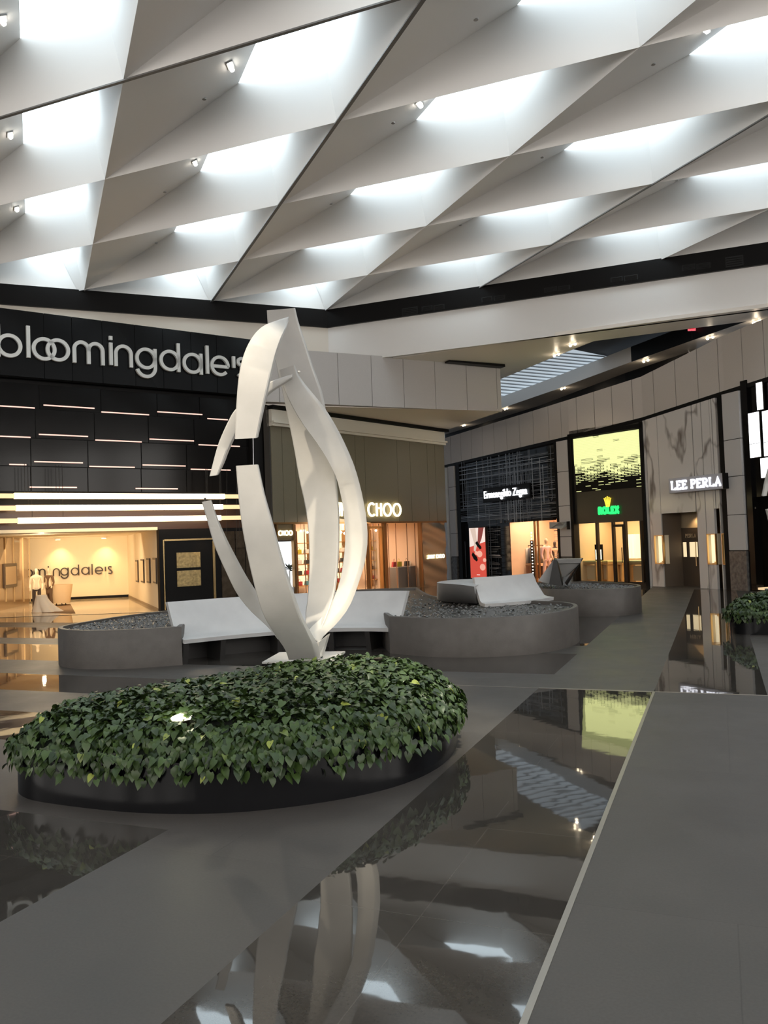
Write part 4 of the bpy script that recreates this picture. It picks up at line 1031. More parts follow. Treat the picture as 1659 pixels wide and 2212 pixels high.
for k, (x0, x1, of) in enumerate([(1258, 1292, -.5), (1296, 1317, -.9), (1332, 1348, -1.3), (1356, 1400, -.5)]):
    a, b = r2(x0, 1240, of), r2(x1, 1240, of); w_ = ['far left', 'second', 'third, in the doorway', 'right'][k]
    g = empty('display_desk', R2.P((a+b)/2, 0, of), 'honey wood watch display desk behind the glass, %s' % w_, 'desk', 'watch display desks')
    ht = R2.sz((x0+x1)/2, 1211, of)[1]
    MB().wb(R2, a, b, ht-.06, ht, of+.1, .6).build('desk_top', mat('desk_top_lime', (.7, .68, .3), .3), g)
    MB().wb(R2, a+.02, b-.02, ht-.16, ht-.06, of+.08, .5).build('apron', mat('desk_wood', (.5, .32, .14), .4), g)
    for s in (a+.05, b-.12): MB().wb(R2, s, s+.07, 0, ht-.16, of+.05, .4).build('leg', mat('desk_wood', (.5, .32, .14), .4), g)
    MB().wb(R2, a+.2*(b-a), b-.2*(b-a), .15, ht-.2, of-.1, .04).build('modesty_panel', mat('desk_panel', (.62, .48, .28), .4), g)
for k, x in enumerate((1293, 1397)):
    of = .0; a, b, c, d = R2.rc(x-8, 1176, x+8, 1211, -.25)
    g = empty('lit_display_case', R2.P((a+b)/2, c, -.25), 'black framed case with two glowing white bars in the shop window, %s one' % ['left', 'right'][k], 'display case', 'black display cases in the watch shop')
    MB().wb(R2, a, b, c, d, -.25, .06).build('case_back', M_black, g)
    for q in (0, 1): MB().wb(R2, a+(b-a)*(.12+.5*q), a+(b-a)*(.38+.5*q), c+.05, c+(d-c)*.68, -.23, .03).build('glow_bar', emis('case_glow', (1, .9, .6), 2.2), g)
for k, x in enumerate((1355, 1362, 1370)):
    o = MB().wb(R2, r2(x, 1190, -1.6), r2(x+4, 1190, -1.6), 1.0, 2.0, -1.6, .3).build('glass_cabinet', emis('cabinet_glow', (1, .85, .5), 1.3))
    tag(o, 'narrow glowing cabinet at the back of the watch shop, %s of three' % ['left', 'middle', 'right'][k], 'cabinet', 'narrow glowing cabinets')

# ---- marble boutique
def marble():
    m = bpy.data.materials.new('veined_marble'); m.use_nodes = True; nt = m.node_tree; b = nt.nodes['Principled BSDF']; L = nt.links
    tc = nt.nodes.new('ShaderNodeTexCoord'); mp = nt.nodes.new('ShaderNodeMapping'); mp.inputs['Scale'].default_value = (1.0, 1.0, .38); mp.inputs['Rotation'].default_value = (.25, .3, 0)
    L.new(tc.outputs['Object'], mp.inputs[0])
    w = nt.nodes.new('ShaderNodeTexNoise'); w.inputs['Scale'].default_value = .95; w.inputs['Detail'].default_value = 3; w.inputs['Roughness'].default_value = .45; L.new(mp.outputs[0], w.inputs['Vector'])
    s = nt.nodes.new('ShaderNodeMath'); s.operation = 'SUBTRACT'; s.inputs[1].default_value = .5; L.new(w.outputs['Fac'], s.inputs[0])
    ab = nt.nodes.new('ShaderNodeMath'); ab.operation = 'ABSOLUTE'; L.new(s.outputs[0], ab.inputs[0])
    n2 = nt.nodes.new('ShaderNodeTexNoise'); n2.inputs['Scale'].default_value = 1.6; L.new(mp.outputs[0], n2.inputs['Vector'])
    ad = nt.nodes.new('ShaderNodeMapRange'); ad.inputs[1].default_value = .45; ad.inputs[2].default_value = .65; ad.inputs[3].default_value = .03; ad.inputs[4].default_value = 0; L.new(n2.outputs['Fac'], ad.inputs[0])
    a2 = nt.nodes.new('ShaderNodeMath'); a2.operation = 'ADD'; L.new(ab.outputs[0], a2.inputs[0]); L.new(ad.outputs[0], a2.inputs[1])
    cr2 = nt.nodes.new('ShaderNodeValToRGB'); L.new(a2.outputs[0], cr2.inputs[0])
    e = cr2.color_ramp.elements; e[0].position = 0; e[0].color = (.16, .13, .11, 1); e[1].position = .05; e[1].color = (.64, .61, .58, 1)
    x = cr2.color_ramp.elements.new(.022); x.color = (.33, .30, .28, 1)
    L.new(cr2.outputs[0], b.inputs['Base Color']); b.inputs['Roughness'].default_value = .12; return m
M_mar = marble()
def r3(x, y=1200, off=0): return R3.sz(x, y, off)[0]
edges = [0, r3(1408, 1270)+.12]
gr = [.0, r3(1404, 1100), r3(1430, 1100), r3(1506, 1100), r3(1526, 1100), r3(1549, 1100), r3(1560, 1100), R3.L-.28]
zd = R3.sz(1475, 1107)[1]
gd0, gd1 = r3(1438, 1265), r3(1513, 1265)
nd0, nd1 = r3(1549, 1200), r3(1561, 1200)
mm = MB()
def zt3(s): return zbs(R3, s)
wins = [(r3(1416, 1190)-.0, r3(1436, 1190)), (r3(1529.5, 1185), r3(1549, 1185)), (r3(1562, 1184), r3(1581, 1184))]
wz0, wz1 = R3.sz(1500, 1219)[1], R3.sz(1500, 1154)[1]
def mpanel(a, b, z0, z1):
    if b-a > .03 and z1 > z0: mm.prism([R3.P(a, z0, .05), R3.P(b, z0, .05), R3.P(b, z1 if z1 < 5 else zt3(b), .05), R3.P(a, z1 if z1 < 5 else zt3(a), .05)], -R3.n*.12)
cuts = sorted(set([0]+gr+[gd0, gd1, nd0, nd1]+[w for p_ in wins for w in p_]+[R3.L-.28]))
for a, b in zip(cuts[:-1], cuts[1:]):
    c = (a+b)/2; ga = .02 if a in gr and a > 0 else 0; gb = .02 if b in gr else 0
    a_, b_ = a+ga, b-gb
    if gd0 <= c <= gd1: mpanel(a_, b_, zd, 9)
    elif nd0 <= c <= nd1: mpanel(a_, b_, R3.sz(1555, 1098)[1], 9)
    elif any(p_[0] <= c <= p_[1] for p_ in wins): mpanel(a_, b_, 0, wz0); mpanel(a_, b_, wz1, 9)
    else: mpanel(a_, b_, 0, 9)
struct(mm.build('wall_marble', M_mar))
bk3 = MB()
for a, b in ((0, gd0), (gd1, nd0), (nd1, R3.L)): bk3.wb(R3, a, b, 0, 6.4, -.45, .1)
bk3.wb(R3, 0, R3.L, zd+.05, 6.5, -.08, .1)
bk3.wb(R3, nd0, nd1, 0, zd+.4, -.3, .1)
struct(bk3.build('wall_marble.001', M_bronze))
struct(MB().wb(R3, R3.L-.26, R3.L-.02, 0, zt3(R3.L), .08, .3).build('trim_70', M_black))
M_vw = emis('vitrine_light', (1, .84, .55), 1.0)
for k, (a, b) in enumerate(wins):
    g = empty('wall_vitrine', R3.P((a+b)/2, wz0, 0), 'tall warm-lit wall vitrine in the marble front, %s' % ['left of the door', 'just right of the door pillar', 'rightmost by the dark joint'][k], 'display case', 'lit vitrines in the marble front')
    MB().wb(R3, a+.03, b-.03, wz0+.02, wz1-.02, -.14, .03).build('glowing_back', M_vw, g)
    f = MB(); f.wb(R3, a, a+.03, wz0, wz1, .06, .08); f.wb(R3, b-.03, b, wz0, wz1, .06, .08); f.wb(R3, a-.01, a+.02, wz0, wz1, -.02, .2, 1); f.wb(R3, b-.02, b+.01, wz0, wz1, -.02, .2, 1); f.wb(R3, a, b, wz1-.03, wz1, .06, .3); f.wb(R3, a, b, wz0, wz0+.03, .06, .3); f.build('frame', [M_gold, M_int], g)
    spot(R3.P((a+b)/2, wz1-.06, -.1), R3.P((a+b)/2, wz0, -.1), 6, (1, .78, .4), 60, .02, .8)
    tr_ = MB(); tr_.lathe(R3.P((a+b)/2, wz0+.03, -.1), [(.1, 0), (.1, .02), (.03, .03), (.03, .06), (.01, .08)], 12); tr_.build('jewel_tray', M_gold, g)
# recessed doorway
M_rec = mat('recess_bronze', (.13, .10, .075), .45); dd = -.8
rc_ = MB()
rc_.prism([R3.P(gd0, 0, 0), R3.P(gd0, zd, 0), R3.P(gd0+.12, zd, dd), R3.P(gd0+.12, 0, dd)], -R3.d*.08)
rc_.prism([R3.P(gd1, 0, 0), R3.P(gd1, zd, 0), R3.P(gd1, zd, dd), R3.P(gd1, 0, dd)], R3.d*.08)
rc_.prism([R3.P(gd0-.1, zd, -.05), R3.P(gd1+.1, zd, -.05), R3.P(gd1+.1, zd, dd), R3.P(gd0-.1, zd, dd)], (0, 0, .08))
struct(rc_.build('wall_door_recess', M_rec))
d4 = struct(empty('door_4', R3.P((gd0+gd1)/2, 0, dd), None, None))
q = lambda x, y: R3.sz(x, y, dd)
zt4 = q(1490, 1140)[1]
a, b = q(1474, 1200)[0], q(1514, 1200)[0]
zw0, zw1 = q(1490, 1203)[1], q(1490, 1171)[1]
dl = MB(); xs_ = [gd0-.3, q(1475, 1190)[0], q(1483.5, 1190)[0], q(1489, 1190)[0], q(1507.5, 1190)[0], gd1+.4]
dl.wb(R3, xs_[0], xs_[-1], 0, zw0, dd, .08); dl.wb(R3, xs_[0], xs_[-1], zw1, zt4, dd, .08)
for i in (0, 2, 4): dl.wb(R3, xs_[i], xs_[i+1], zw0, zw1, dd, .08)
dl.build('door_leaf', mat('door_brown', (.07, .05, .035), .35), d4)
MB().wb(R3, xs_[1], xs_[4], zw0, zw1, dd-.03, .02).build('lit_window', emis('door_glow', (1, .80, .48), .9), d4)
MB().wb(R3, xs_[0], xs_[-1], zt4, zd+.1, dd-.1, .06).build('transom', mat('transom_cream', (.5, .38, .24), .4), d4)
MB().tube([R3.P(q(1506, 1200)[0], .75, dd+.06), R3.P(q(1506, 1200)[0], 1.65, dd+.06)], .018, 8).build('door_handle', M_gold, d4)
a_, z_ = q(1475, 1162)
caps_text('PERLA', R3, q(1481, 1160)[0], q(1490, 1161)[1], .13, q(1504, 1160)[0]-q(1481, 1160)[0], .02, dd+.02, .01, mat('door_letter', (.5, .4, .28), .4), d4)
spot(R3.P((gd0+gd1)/2, zd-.08, -.7), R3.P((gd0+gd1)/2, 0, -.9), 30, (1, .72, .4), 110, .05, .9)
# sign box
g = empty('marble_shop_sign', R3.X(1502, 1050, .35), 'projecting grey light box with glowing white letters LEE PERLA', 'sign')
a, z0 = R3.sz(1445, 1054, .35); b, z1 = R3.sz(1561, 1037, .35)
zlo = R3.sz(1502, 1061, .35)[1]; zhi = R3.sz(1502, 1028, .35)[1]
MB().wb(R3, a, b, zlo, zhi, .35, .3).build('sign_box', mat('sign_box_grey', (.42, .42, .46), .35), g, bevel=.01)
MB().wb(R3, b, b+.06, zlo, zhi, .36, .32).build('box_end', M_black, g)
caps_text('LEE PERLA', R3, R3.sz(1448.5, 1050, .38)[0], zlo+.12, zhi-zlo-.24, R3.sz(1556, 1045, .38)[0]-R3.sz(1448.5, 1050, .38)[0], .06, .38, .03, emis('letters_white', (.92, .93, 1), 1.8), g)
# ---- right pillar and black store
def r4(x, y, off=0): return R4.sz(x, y, off)[0]
pillar(R4, 1582, 1618.5, 1200, 'broad grey panelled pillar with granite foot at the right of the marble shop', [2.55, 3.85, 5.1], base=1.35)
zk = 7
p1 = R4.sz(1620, 1200)[0]
bw = MB(); bw.wb(R4, p1, R4.L, 3.1, zb[4], -.05, .3); bw.wb(R5, -.1, R5.L, 3.1, zb[4], -.05, .3)
bw.wb(R4, p1, p1+.28, 0, 7, .05, .3)
struct(bw.build('wall_black_store', M_blackg))
struct(MB().wb(R4, p1-1.1, R4.L+.9, 0, 3.2, -.9, .1).wb(R5, -.2, R5.L+6, 0, 3.2, -.9, .1).build('wall_black_store.001', mat('dark_window', (.015, .011, .009), .5, spec=.1)))
struct(MB().wb(R4, p1+.28, R4.L, .05, .12, .0, .9).build('trim_71', emis('threshold_glow', (1, .7, .4), .8)))
M_lb = emis('light_box_white', (.96, .97, 1), 2.2)
for k, (x0, y0, x1, y1, w_) in enumerate([(1634, 826, 1646, 885, 'topmost'), (1618, 891, 1640, 988, 'left middle'), (1648, 884, 1690, 983, 'right middle'), (1643, 987, 1690, 1030, 'lowest')]):
    W = R4 if R4.sz((x0+min(x1, 1660))/2, (y0+y1)/2, .1)[0] < R4.L else R5
    a, b, c, d = W.rc(x0, y0, x1, y1, .08)
    g = empty('light_box', W.P((a+b)/2, c, .05), '%s tall white light box on the black store front at the right edge' % w_, 'lamp', 'white light boxes on the black store')
    MB().wb(W, a, b, c, d, .08, .06).build('light_face', M_lb, g); MB().wb(W, a-.02, b+.02, c-.02, d+.02, .05, .06).build('box_frame', M_darkm, g)
    if y1-y0 > 60: MB().wb(W, a, b, c+(d-c)*.3, c+(d-c)*.3+.015, .085, .01).build('joint', M_darkm, g)
# hanging wedge (camera housing) on the shadow gap and exit sign
g = empty('exit_sign', G(1494, 712), 'small glowing red EXIT sign hanging from the soffit', 'sign')
c = dep(1494, 706, 30); EW = Wall((c.x-.5, c.y), (c.x+.5, c.y+.02))
a, z1 = EW.sz(1486, 698); b, z0 = EW.sz(1503, 714)
g.location = EW.P((a+b)/2, z0, 0)
MB().wb(EW, a, b, z0, z1, 0, .05).build('sign_body', emis('exit_red', (1, .16, .2), .9), g)
caps_text('EXIT', EW, a+.04, z0+.06, (z1-z0)*.6, b-a-.08, .03, .012, .01, emis('exit_letter', (.8, .01, .03), 1), g)
MB().tube([EW.P((a+b)/2, z1, -.02), EW.P((a+b)/2, SZ, -.02)], .012, 6).build('stem', M_darkm, g)
c = dep(1494, 770, 31.5)
g = empty('security_camera', c, 'small white wedge-shaped camera housing at the end of the dark gap', 'camera')
MB().prism([c+Vector((-.1, 0, .16)), c+Vector((.08, 0, .1)), c+Vector((.1, 0, -.08)), c+Vector((-.06, 0, -.2))], (0, .15, 0)).build('housing', M_white, g)
MB().tube([c+Vector((0, .1, .1)), c+Vector((0, .3, .3))], .02, 6).build('arm', M_white, g)
# soffit spotlights in pairs
M_sp = emis('spot_lens', (1, .85, .6), 8)
SP = [(1202, 765, 'by the black slot'), (1237, 743, 'where the dark bay begins'), (1216, 838, 'in the strip above the watch shop'), (1395, 778, 'in the strip right of the dark bay'), (1534, 728, 'in the strip near the exit sign'), (1634, 693, 'nearest the right edge'), (1093, 882, 'at the corner of the bulkhead'), (1002, 918, 'farthest, above the shoe shop corner')]
for k, (x, y, w_) in enumerate(SP):
    c = G(x, y); g = empty('recessed_spotlight', c, 'twin recessed spotlight in the cream soffit %s' % w_, 'lamp', 'soffit spotlights')
    ax_ = (G(x+6, y-2)-G(x, y)).normalized()
    MB().prism([c-ax_*.3-EV*.1-Vector((0, 0, .012)), c+ax_*.3-EV*.1-Vector((0, 0, .012)), c+ax_*.3+EV*.1-Vector((0, 0, .012)), c-ax_*.3+EV*.1-Vector((0, 0, .012))], (0, 0, .02)).build('trim_plate', mat('soffit_cream', (.66, .6, .54), .35), g)
    for q_ in (-.13, .13): MB().lathe(c+ax_*q_-Vector((0, 0, .05)), [(.02, -.03), (.04, -.02), (.05, 0), (.045, .04)], 12).build('lens', M_sp, g, smooth=True)
    point(c-Vector((0, 0, .22)), 4, (1, .82, .6), .06)
    spot(c-Vector((0, 0, .1)), c-Vector((0, 0, 5))+Vector((.8, .8, 0)), 90, (1, .82, .58), 90, .08, .8)
# ---- lamps clipped on the coffer slopes
M_lens = emis('lamp_lens', (1, .95, .85), 16)
def face_pt(x, y, ia, ib):
    q0 = LAT(ia, ib, HC); q3 = LAT(ia, ib+1, HC); t0 = LAT(ia+FA0, ib+FB0, HS)
    n = (q3-q0).cross(t0-q0).normalized()
    if n.z > 0: n = -n
    d = ray(x, y); t = (q0-O).dot(n)/d.dot(n); return O+d*t, n
LP = [(497, 140, 0, 0, 3, 26, -10, 'large triple'), (420, 349, 0, 1, 2, 17, -5, 'small twin'), (5, 40, -1, -1, 2, 22, 2, 'top left twin'), (21, 289, -1, 0, 2, 16, 1, 'left twin'), (35, 449, -1, 1, 2, 11, 1, 'lower left twin'),
      (905, 222, 1, 1, 3, 22, -22, 'middle triple'), (1524, 60, 2, 1, 3, 26, -38, 'right triple')]
whr = ['beside the bright skylight at the upper left', 'under the second skylight of the same row', 'beside the top left skylight', 'on the slope at the left edge, upper', 'on the slope at the left edge, lower', 'on the slope right of the long dark seam', 'close to the upper right skylight']
for k, (x, y, ia, ib, n_, hpx, slx, w_) in enumerate(LP):
    P0, nn = face_pt(x, y, ia, ib); P1, _ = face_pt(x-slx*.8, y+hpx*.8, ia, ib); ax_ = (P1-P0).normalized(); sp = .115
    g = empty('ceiling_spotlight', P0, '%s spotlight %s' % (w_, whr[k]), 'lamp', 'spotlights on the coffer slopes')
    w2 = ax_.cross(nn).normalized()
    c0 = P0-ax_*(n_*sp/2+.02); c1 = P0+ax_*(n_*sp/2+.02)
    MB().prism([c0-w2*.07, c1-w2*.07, c1+w2*.07, c0+w2*.07], nn*.03).build('mounting_box', mat('lamp_box_grey', (.3, .29, .28), .5), g)
    for j in range(n_):
        c = P0+ax_*sp*(j-(n_-1)/2)+nn*.05; secs = []
        for rr, h in ((.04, -.02), (.05, .02), (.04, .04)): secs.append([c+nn*h+(ax_*cos(2*pi*i/16)+w2*sin(2*pi*i/16))*rr for i in range(16)])
        MB().sections(secs).build('lamp_head', M_lens, g)
    aim, pw, an = {0: (Vector((-1.25, 9.0, 3.4)), 200, 15), 5: (Vector((.15, 9.3, .6)), 200, 17), 1: (Vector((-.7, 9.6, 2.0)), 350, 16)}.get(k, (P0-Vector((1, 0, 8)), 90, 35))
    spot(P0+nn*.3, aim, pw, (1, .86, .66), an, .06, .8)
# sprinkler heads
k = 0
for (x, y, ia, ib) in [(441, 213, 0, 0), (356, 414, 0, 1), (337, 524, 0, 2), (849, 265, 1, 1), (715, 440, 1, 2), (1028, 41, 1, 0), (1411, 138, 2, 1), (1171, 339, 2, 2), (994, 486, 2, 3), (1461, 389, 3, 3)]:
    P0, nn = face_pt(x, y, ia, ib); k += 1
    o = MB().lathe(P0, [(.045, -.02), (.05, .05)], 14).build('sprinkler_cap', mat('cap_grey', (.42, .4, .38), .5))
    tag(o, 'small round grey sprinkler cap on a coffer slope, number %s' % ['one, under the upper left skylight', 'two, below it', 'three, lowest of the left column', 'four, right of the dark seam', 'five, farther along', 'six, near the top edge', 'seven, upper right', 'eight, right middle', 'nine, toward the far corner', 'ten, lower right'][k-1], 'sprinkler', 'sprinkler caps in the coffers')

# ================================================================ PLANTER BEDS, BENCHES
M_conc = mat('grey_concrete', (.088, .077, .069), .5, noise=(5, .12), bump=.08, bscale=40)
M_gravel = mat('dark_gravel', (.05, .047, .044), .35, noise=(30, .6), bump=1.0, bscale=22)
def bed(name, plan, h, label, rim=.09, gz=None):
    P = [Vector((x, y, 0)) for x, y in plan]; n = len(P)
    c = sum(P, Vector())/n
    ar = sum(P[i].x*P[(i+1) % n].y-P[(i+1) % n].x*P[i].y for i in range(n))
    sg = 1 if ar > 0 else -1
    inn = []
    for i in range(n):
        t = (P[(i+1) % n]-P[i-1]).normalized(); nn = Vector((-t.y, t.x, 0))*sg; inn.append(P[i]+nn*rim)
    g = empty(name, c, label, 'planter')
    Z = lambda L, z: [p+Vector((0, 0, z)) for p in L]
    MB().sections([Z(P, 0), Z(P, h-.02), Z([p+(q-p)*.15 for p, q in zip(P, inn)], h), Z(inn, h), Z(inn, h-.2)], caps=False).build('planter_wall', M_conc, g, smooth=35)
    gz = h-.07 if gz is None else gz
    MB().add(Z(inn, gz), [tuple(range(n))]).build('gravel', M_gravel, g)
    # loose stones lying on the gravel
    random.seed(len(plan)); st_ = MB()
    xs = [p.x for p in inn]; ys = [p.y for p in inn]; cnt = 0
    def ins(x, y):
        r = False
        for i in range(n):
            a, b = inn[i], inn[(i+1) % n]
            if (a.y > y) != (b.y > y) and x < (b.x-a.x)*(y-a.y)/(b.y-a.y)+a.x: r = not r
        return r
    while cnt < 2600:
        x, y = random.uniform(min(xs), max(xs)), random.uniform(min(ys), max(ys)); 
        if random.random() > (min(ys)+7-y)/7+.25: cnt += .3; continue
        cnt += 1
        if not ins(x, y): continue
        s = random.uniform(.02, .05); a = random.uniform(0, pi); d1 = Vector((cos(a), sin(a), random.uniform(-.5, .5)))*s; d2 = Vector((-sin(a), cos(a), random.uniform(-.4, .4)))*s*.7; c_ = Vector((x, y, gz+s*.3)); up_ = Vector((0, 0, s*.6))
        st_.add([c_+d1, c_+d2, c_-d1, c_-d2, c_+up_, c_-up_], [(0, 1, 4), (1, 2, 4), (2, 3, 4), (3, 0, 4)])
    o = st_.build('stones', mat('stone_chip', (.10, .095, .09), .25), g, recalc=False); o['kind'] = 'stuff'
    return g
pl = lambda L: [(v.x, v.y) for v in catmull([(x, y, 0) for x, y in L], 5)]
bed('round_planter', pl([(-3.72, 14.9), (-4.5, 14.68), (-5.3, 14.75), (-5.95, 15.15), (-6.28, 15.8), (-6.15, 16.6), (-5.75, 17.8), (-5.1, 18.8), (-4.4, 19.2)])+[(-3.95, 19.3), (-3.98, 17)], .69, 'grey rounded planter of dark gravel at the left end of the long bench')
bed('round_planter', pl([(.02, 15.45), (.8, 14.75), (1.7, 14.5), (2.6, 14.7), (3.35, 15.4), (3.78, 16.4), (3.7, 17.3), (3.0, 18.1), (2.2, 18.6), (1.55, 19.5), (1.1, 21), (.9, 24.5)])+[(-1.5, 24.5), (-3.0, 22), (-3.0, 19.0), (-.2, 17.2)], .69, 'large grey curved planter of dark gravel at the right end of the long bench')
bed('round_planter', pl([(4.2, 21.6), (5.0, 20.95), (5.9, 20.8), (6.5, 21.3), (6.75, 22.2), (6.5, 23.3), (6.0, 24.4)])+[(4.3, 24.8), (3.8, 23.0)], .69, 'smaller grey round planter behind the large one on the right')
M_quartz = mat('white_quartz', (.50, .49, .485), .35, noise=(2.2, .07))
M_under = mat('bench_dark', (.02, .018, .017), .5)
def bench(front, zs, label, prof, legs=(), th=.07):
    """front: plan points of seat front edge left to right; prof list of (back offset, height)"""
    P = catmull([Vector((x, y, 0)) for x, y in front], 6); n = len(P)
    secs = []
    for i, p in enumerate(P):
        t = (P[min(i+1, n-1)]-P[max(i-1, 0)]).normalized(); nn = Vector((-t.y, t.x, 0))
        if nn.y < 0: nn = -nn
        top = [p+nn*o+Vector((0, 0, z)) for o, z in prof]
        low = [p+nn*(o+th*.9)+Vector((0, 0, z-th)) for o, z in prof[::-1][:-1]]
        low[0] = p+nn*(prof[-1][0]+th*1.6)+Vector((0, 0, prof[-1][1]-.01))
        secs.append(top+low+[p+nn*.01+Vector((0, 0, prof[0][1]-th))])
    c = sum(P, Vector())/n
    g = empty('curved_bench', Vector((c.x, c.y, zs)), label, 'bench')
    MB().sections(secs).build('seat_shell', M_quartz, g, smooth=35)
    for u in legs:
        i = int(u*(n-1)); p = P[i]; t = (P[min(i+1, n-1)]-P[max(i-1, 0)]).normalized(); nn = Vector((-t.y, t.x, 0))
        if nn.y < 0: nn = -nn
        z1 = prof[0][1]-th
        MB().prism([p+nn*.12+Vector((0, 0, zs)), p+nn*.75+Vector((0, 0, zs)), p+nn*.68+Vector((0, 0, z1+.02)), p+nn*.04+Vector((0, 0, z1))], t*.1).build('leg', M_under, g)
    if legs:
        secs = []
        for i, p in enumerate(P):
            t = (P[min(i+1, n-1)]-P[max(i-1, 0)]).normalized(); nn = Vector((-t.y, t.x, 0))
            if nn.y < 0: nn = -nn
            secs.append([p+nn*.75+Vector((0, 0, zs)), p+nn*.82+Vector((0, 0, zs)), p+nn*.82+Vector((0, 0, prof[0][1]-.02)), p+nn*.75+Vector((0, 0, prof[0][1]-.02))])
        MB().sections(secs).build('plinth', M_under, g)
    return g
bench([(-3.66, 14.85), (-2.7, 15.5), (-1.5, 15.95), (-.6, 15.9), (.02, 15.6)], 0, 'long curved white stone bench with leaning back behind the sculpture', [(0, .45), (.3, .475), (.42, .53), (.66, .9), (.78, 1.1)], legs=(.03, .2, .38, .62, .8, .97))
bench([(2.05, 17.35), (2.6, 17.55), (3.2, 17.95), (3.75, 18.6)], .62, 'white stone bench end rising out of the gravel of the large planter', [(0, .70), (.16, .715), (.24, .75), (.42, 1.02), (.5, 1.24)])
# solid rounded end block of the second bench
p0 = gp(1028, 1303, .69); 
ec = catmull([gp(1030, 1304, .66), gp(985, 1302, .66), gp(950, 1297, .66), gp(946, 1290, .66), gp(975, 1284, .66), gp(1060, 1284, .66)], 5)
et = []
tp_ = catmull([dep(1024, 1267, 17.4), dep(985, 1262, 17.5), dep(952, 1260, 17.9), dep(946, 1257, 18.2), dep(985, 1252, 18.6), dep(1060, 1250, 18.8)], 5)
o = MB().sections([ec, tp_]).build('bench_end_block', M_quartz, smooth=60)
tag(o, 'rounded white stone block closing the left end of the bench in the gravel', 'bench')
# third bench seen end-on
g = empty('curved_bench', gp(1215, 1268, .62), 'white and dark bench seen end-on in front of the shop windows', 'bench')
D3 = 21.5
def dp(x, y, k=0): return dep(x, y, D3+k)
MB().prism([dp(1186, 1262), dp(1196, 1207), dp(1203, 1211), dp(1214, 1267)], (.25, 1.0, 0)).build('dark_support', M_under, g)
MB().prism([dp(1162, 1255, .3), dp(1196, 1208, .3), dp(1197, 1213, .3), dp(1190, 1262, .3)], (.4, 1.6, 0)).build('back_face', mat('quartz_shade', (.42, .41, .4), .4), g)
MB().prism([dp(1202, 1208), dp(1256, 1207), dp(1254, 1216, .1), dp(1207, 1217, .1)], (.1, .35, 0)).build('seat_shell', M_quartz, g)
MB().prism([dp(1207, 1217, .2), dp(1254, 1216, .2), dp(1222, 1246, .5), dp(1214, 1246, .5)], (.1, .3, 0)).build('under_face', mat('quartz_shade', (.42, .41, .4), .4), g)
MB().prism([dp(1254, 1216, .1), dp(1260, 1206, .1), dp(1226, 1264, .4), dp(1222, 1262, .4)], (.1, .6, 0)).build('edge_strut', M_under, g)
o = MB().prism([dp(1216, 1263, 1.2), dp(1232, 1262, 1.2), dp(1231, 1242, 1.2), dp(1217, 1243, 1.2)], (.1, .3, 0)).build('waste_bin', mat('bin_grey', (.22, .22, .22), .4)); tag(o, 'small grey box standing behind the end-on bench', 'box')

# ================================================================ LEAFY PLANTER
outl = [(-3.36, 7.52), (-3.2, 7.2), (-2.84, 6.97), (-2.05, 6.66), (-1.29, 6.58), (-.57, 6.76), (0, 7.1), (.40, 7.62), (.63, 8.3), (.68, 9.05), (.46, 9.75), (-.1, 10.15), (-.85, 10.15), (-1.5, 9.7), (-2.1, 9.05), (-2.75, 8.5), (-3.2, 8.0)]
op = catmull([Vector((x, y, 0)) for x, y in outl], 5, True); n = len(op); cc = sum(op, Vector())/n
LB = empty('leafy_planter', cc, 'low black drum planter overflowing with heart-leaved vines under the white sculpture', 'planter')
PZ = .40
ctr = [Vector((p.x, p.y, 0)) for p in op]
def sc_(k, z): return [cc+(p-cc)*k+Vector((0, 0, z)) for p in op]
MB().sections([[p+Vector((0, 0, z)) for p in op] for z in (0, PZ)]).build('drum', mat('drum_black', (.004, .004, .005), .2, spec=.3), LB, smooth=40)
def mh(k): return PZ-.12+.46*(1-max(0, k-.0)**5)
def dist_in(x, y):
    p = Vector((x, y, 0)); best = 9; r = False
    for i in range(n):
        a, b = op[i], op[(i+1) % n]; ab = b-a; t = max(0, min(1, (p-a).dot(ab)/ab.length_squared)); best = min(best, (a+ab*t-p).length)
        if (a.y > y) != (b.y > y) and x < (b.x-a.x)*(y-a.y)/(b.y-a.y)+a.x: r = not r
    return best if r else -best
def mz(d): return PZ+.02+.40*(1-math.exp(-max(d+.06, 0)/.30)) if d > -.06 else PZ+.02
ms = [sc_(k, mz((1-k)*1.7)-.1) for k in (.98, .95, .9, .84, .76, .65, .5, .3, .1)]
MB().sections(ms).build('soil', mat('soil_dark', (.008, .012, .006), 1), LB)
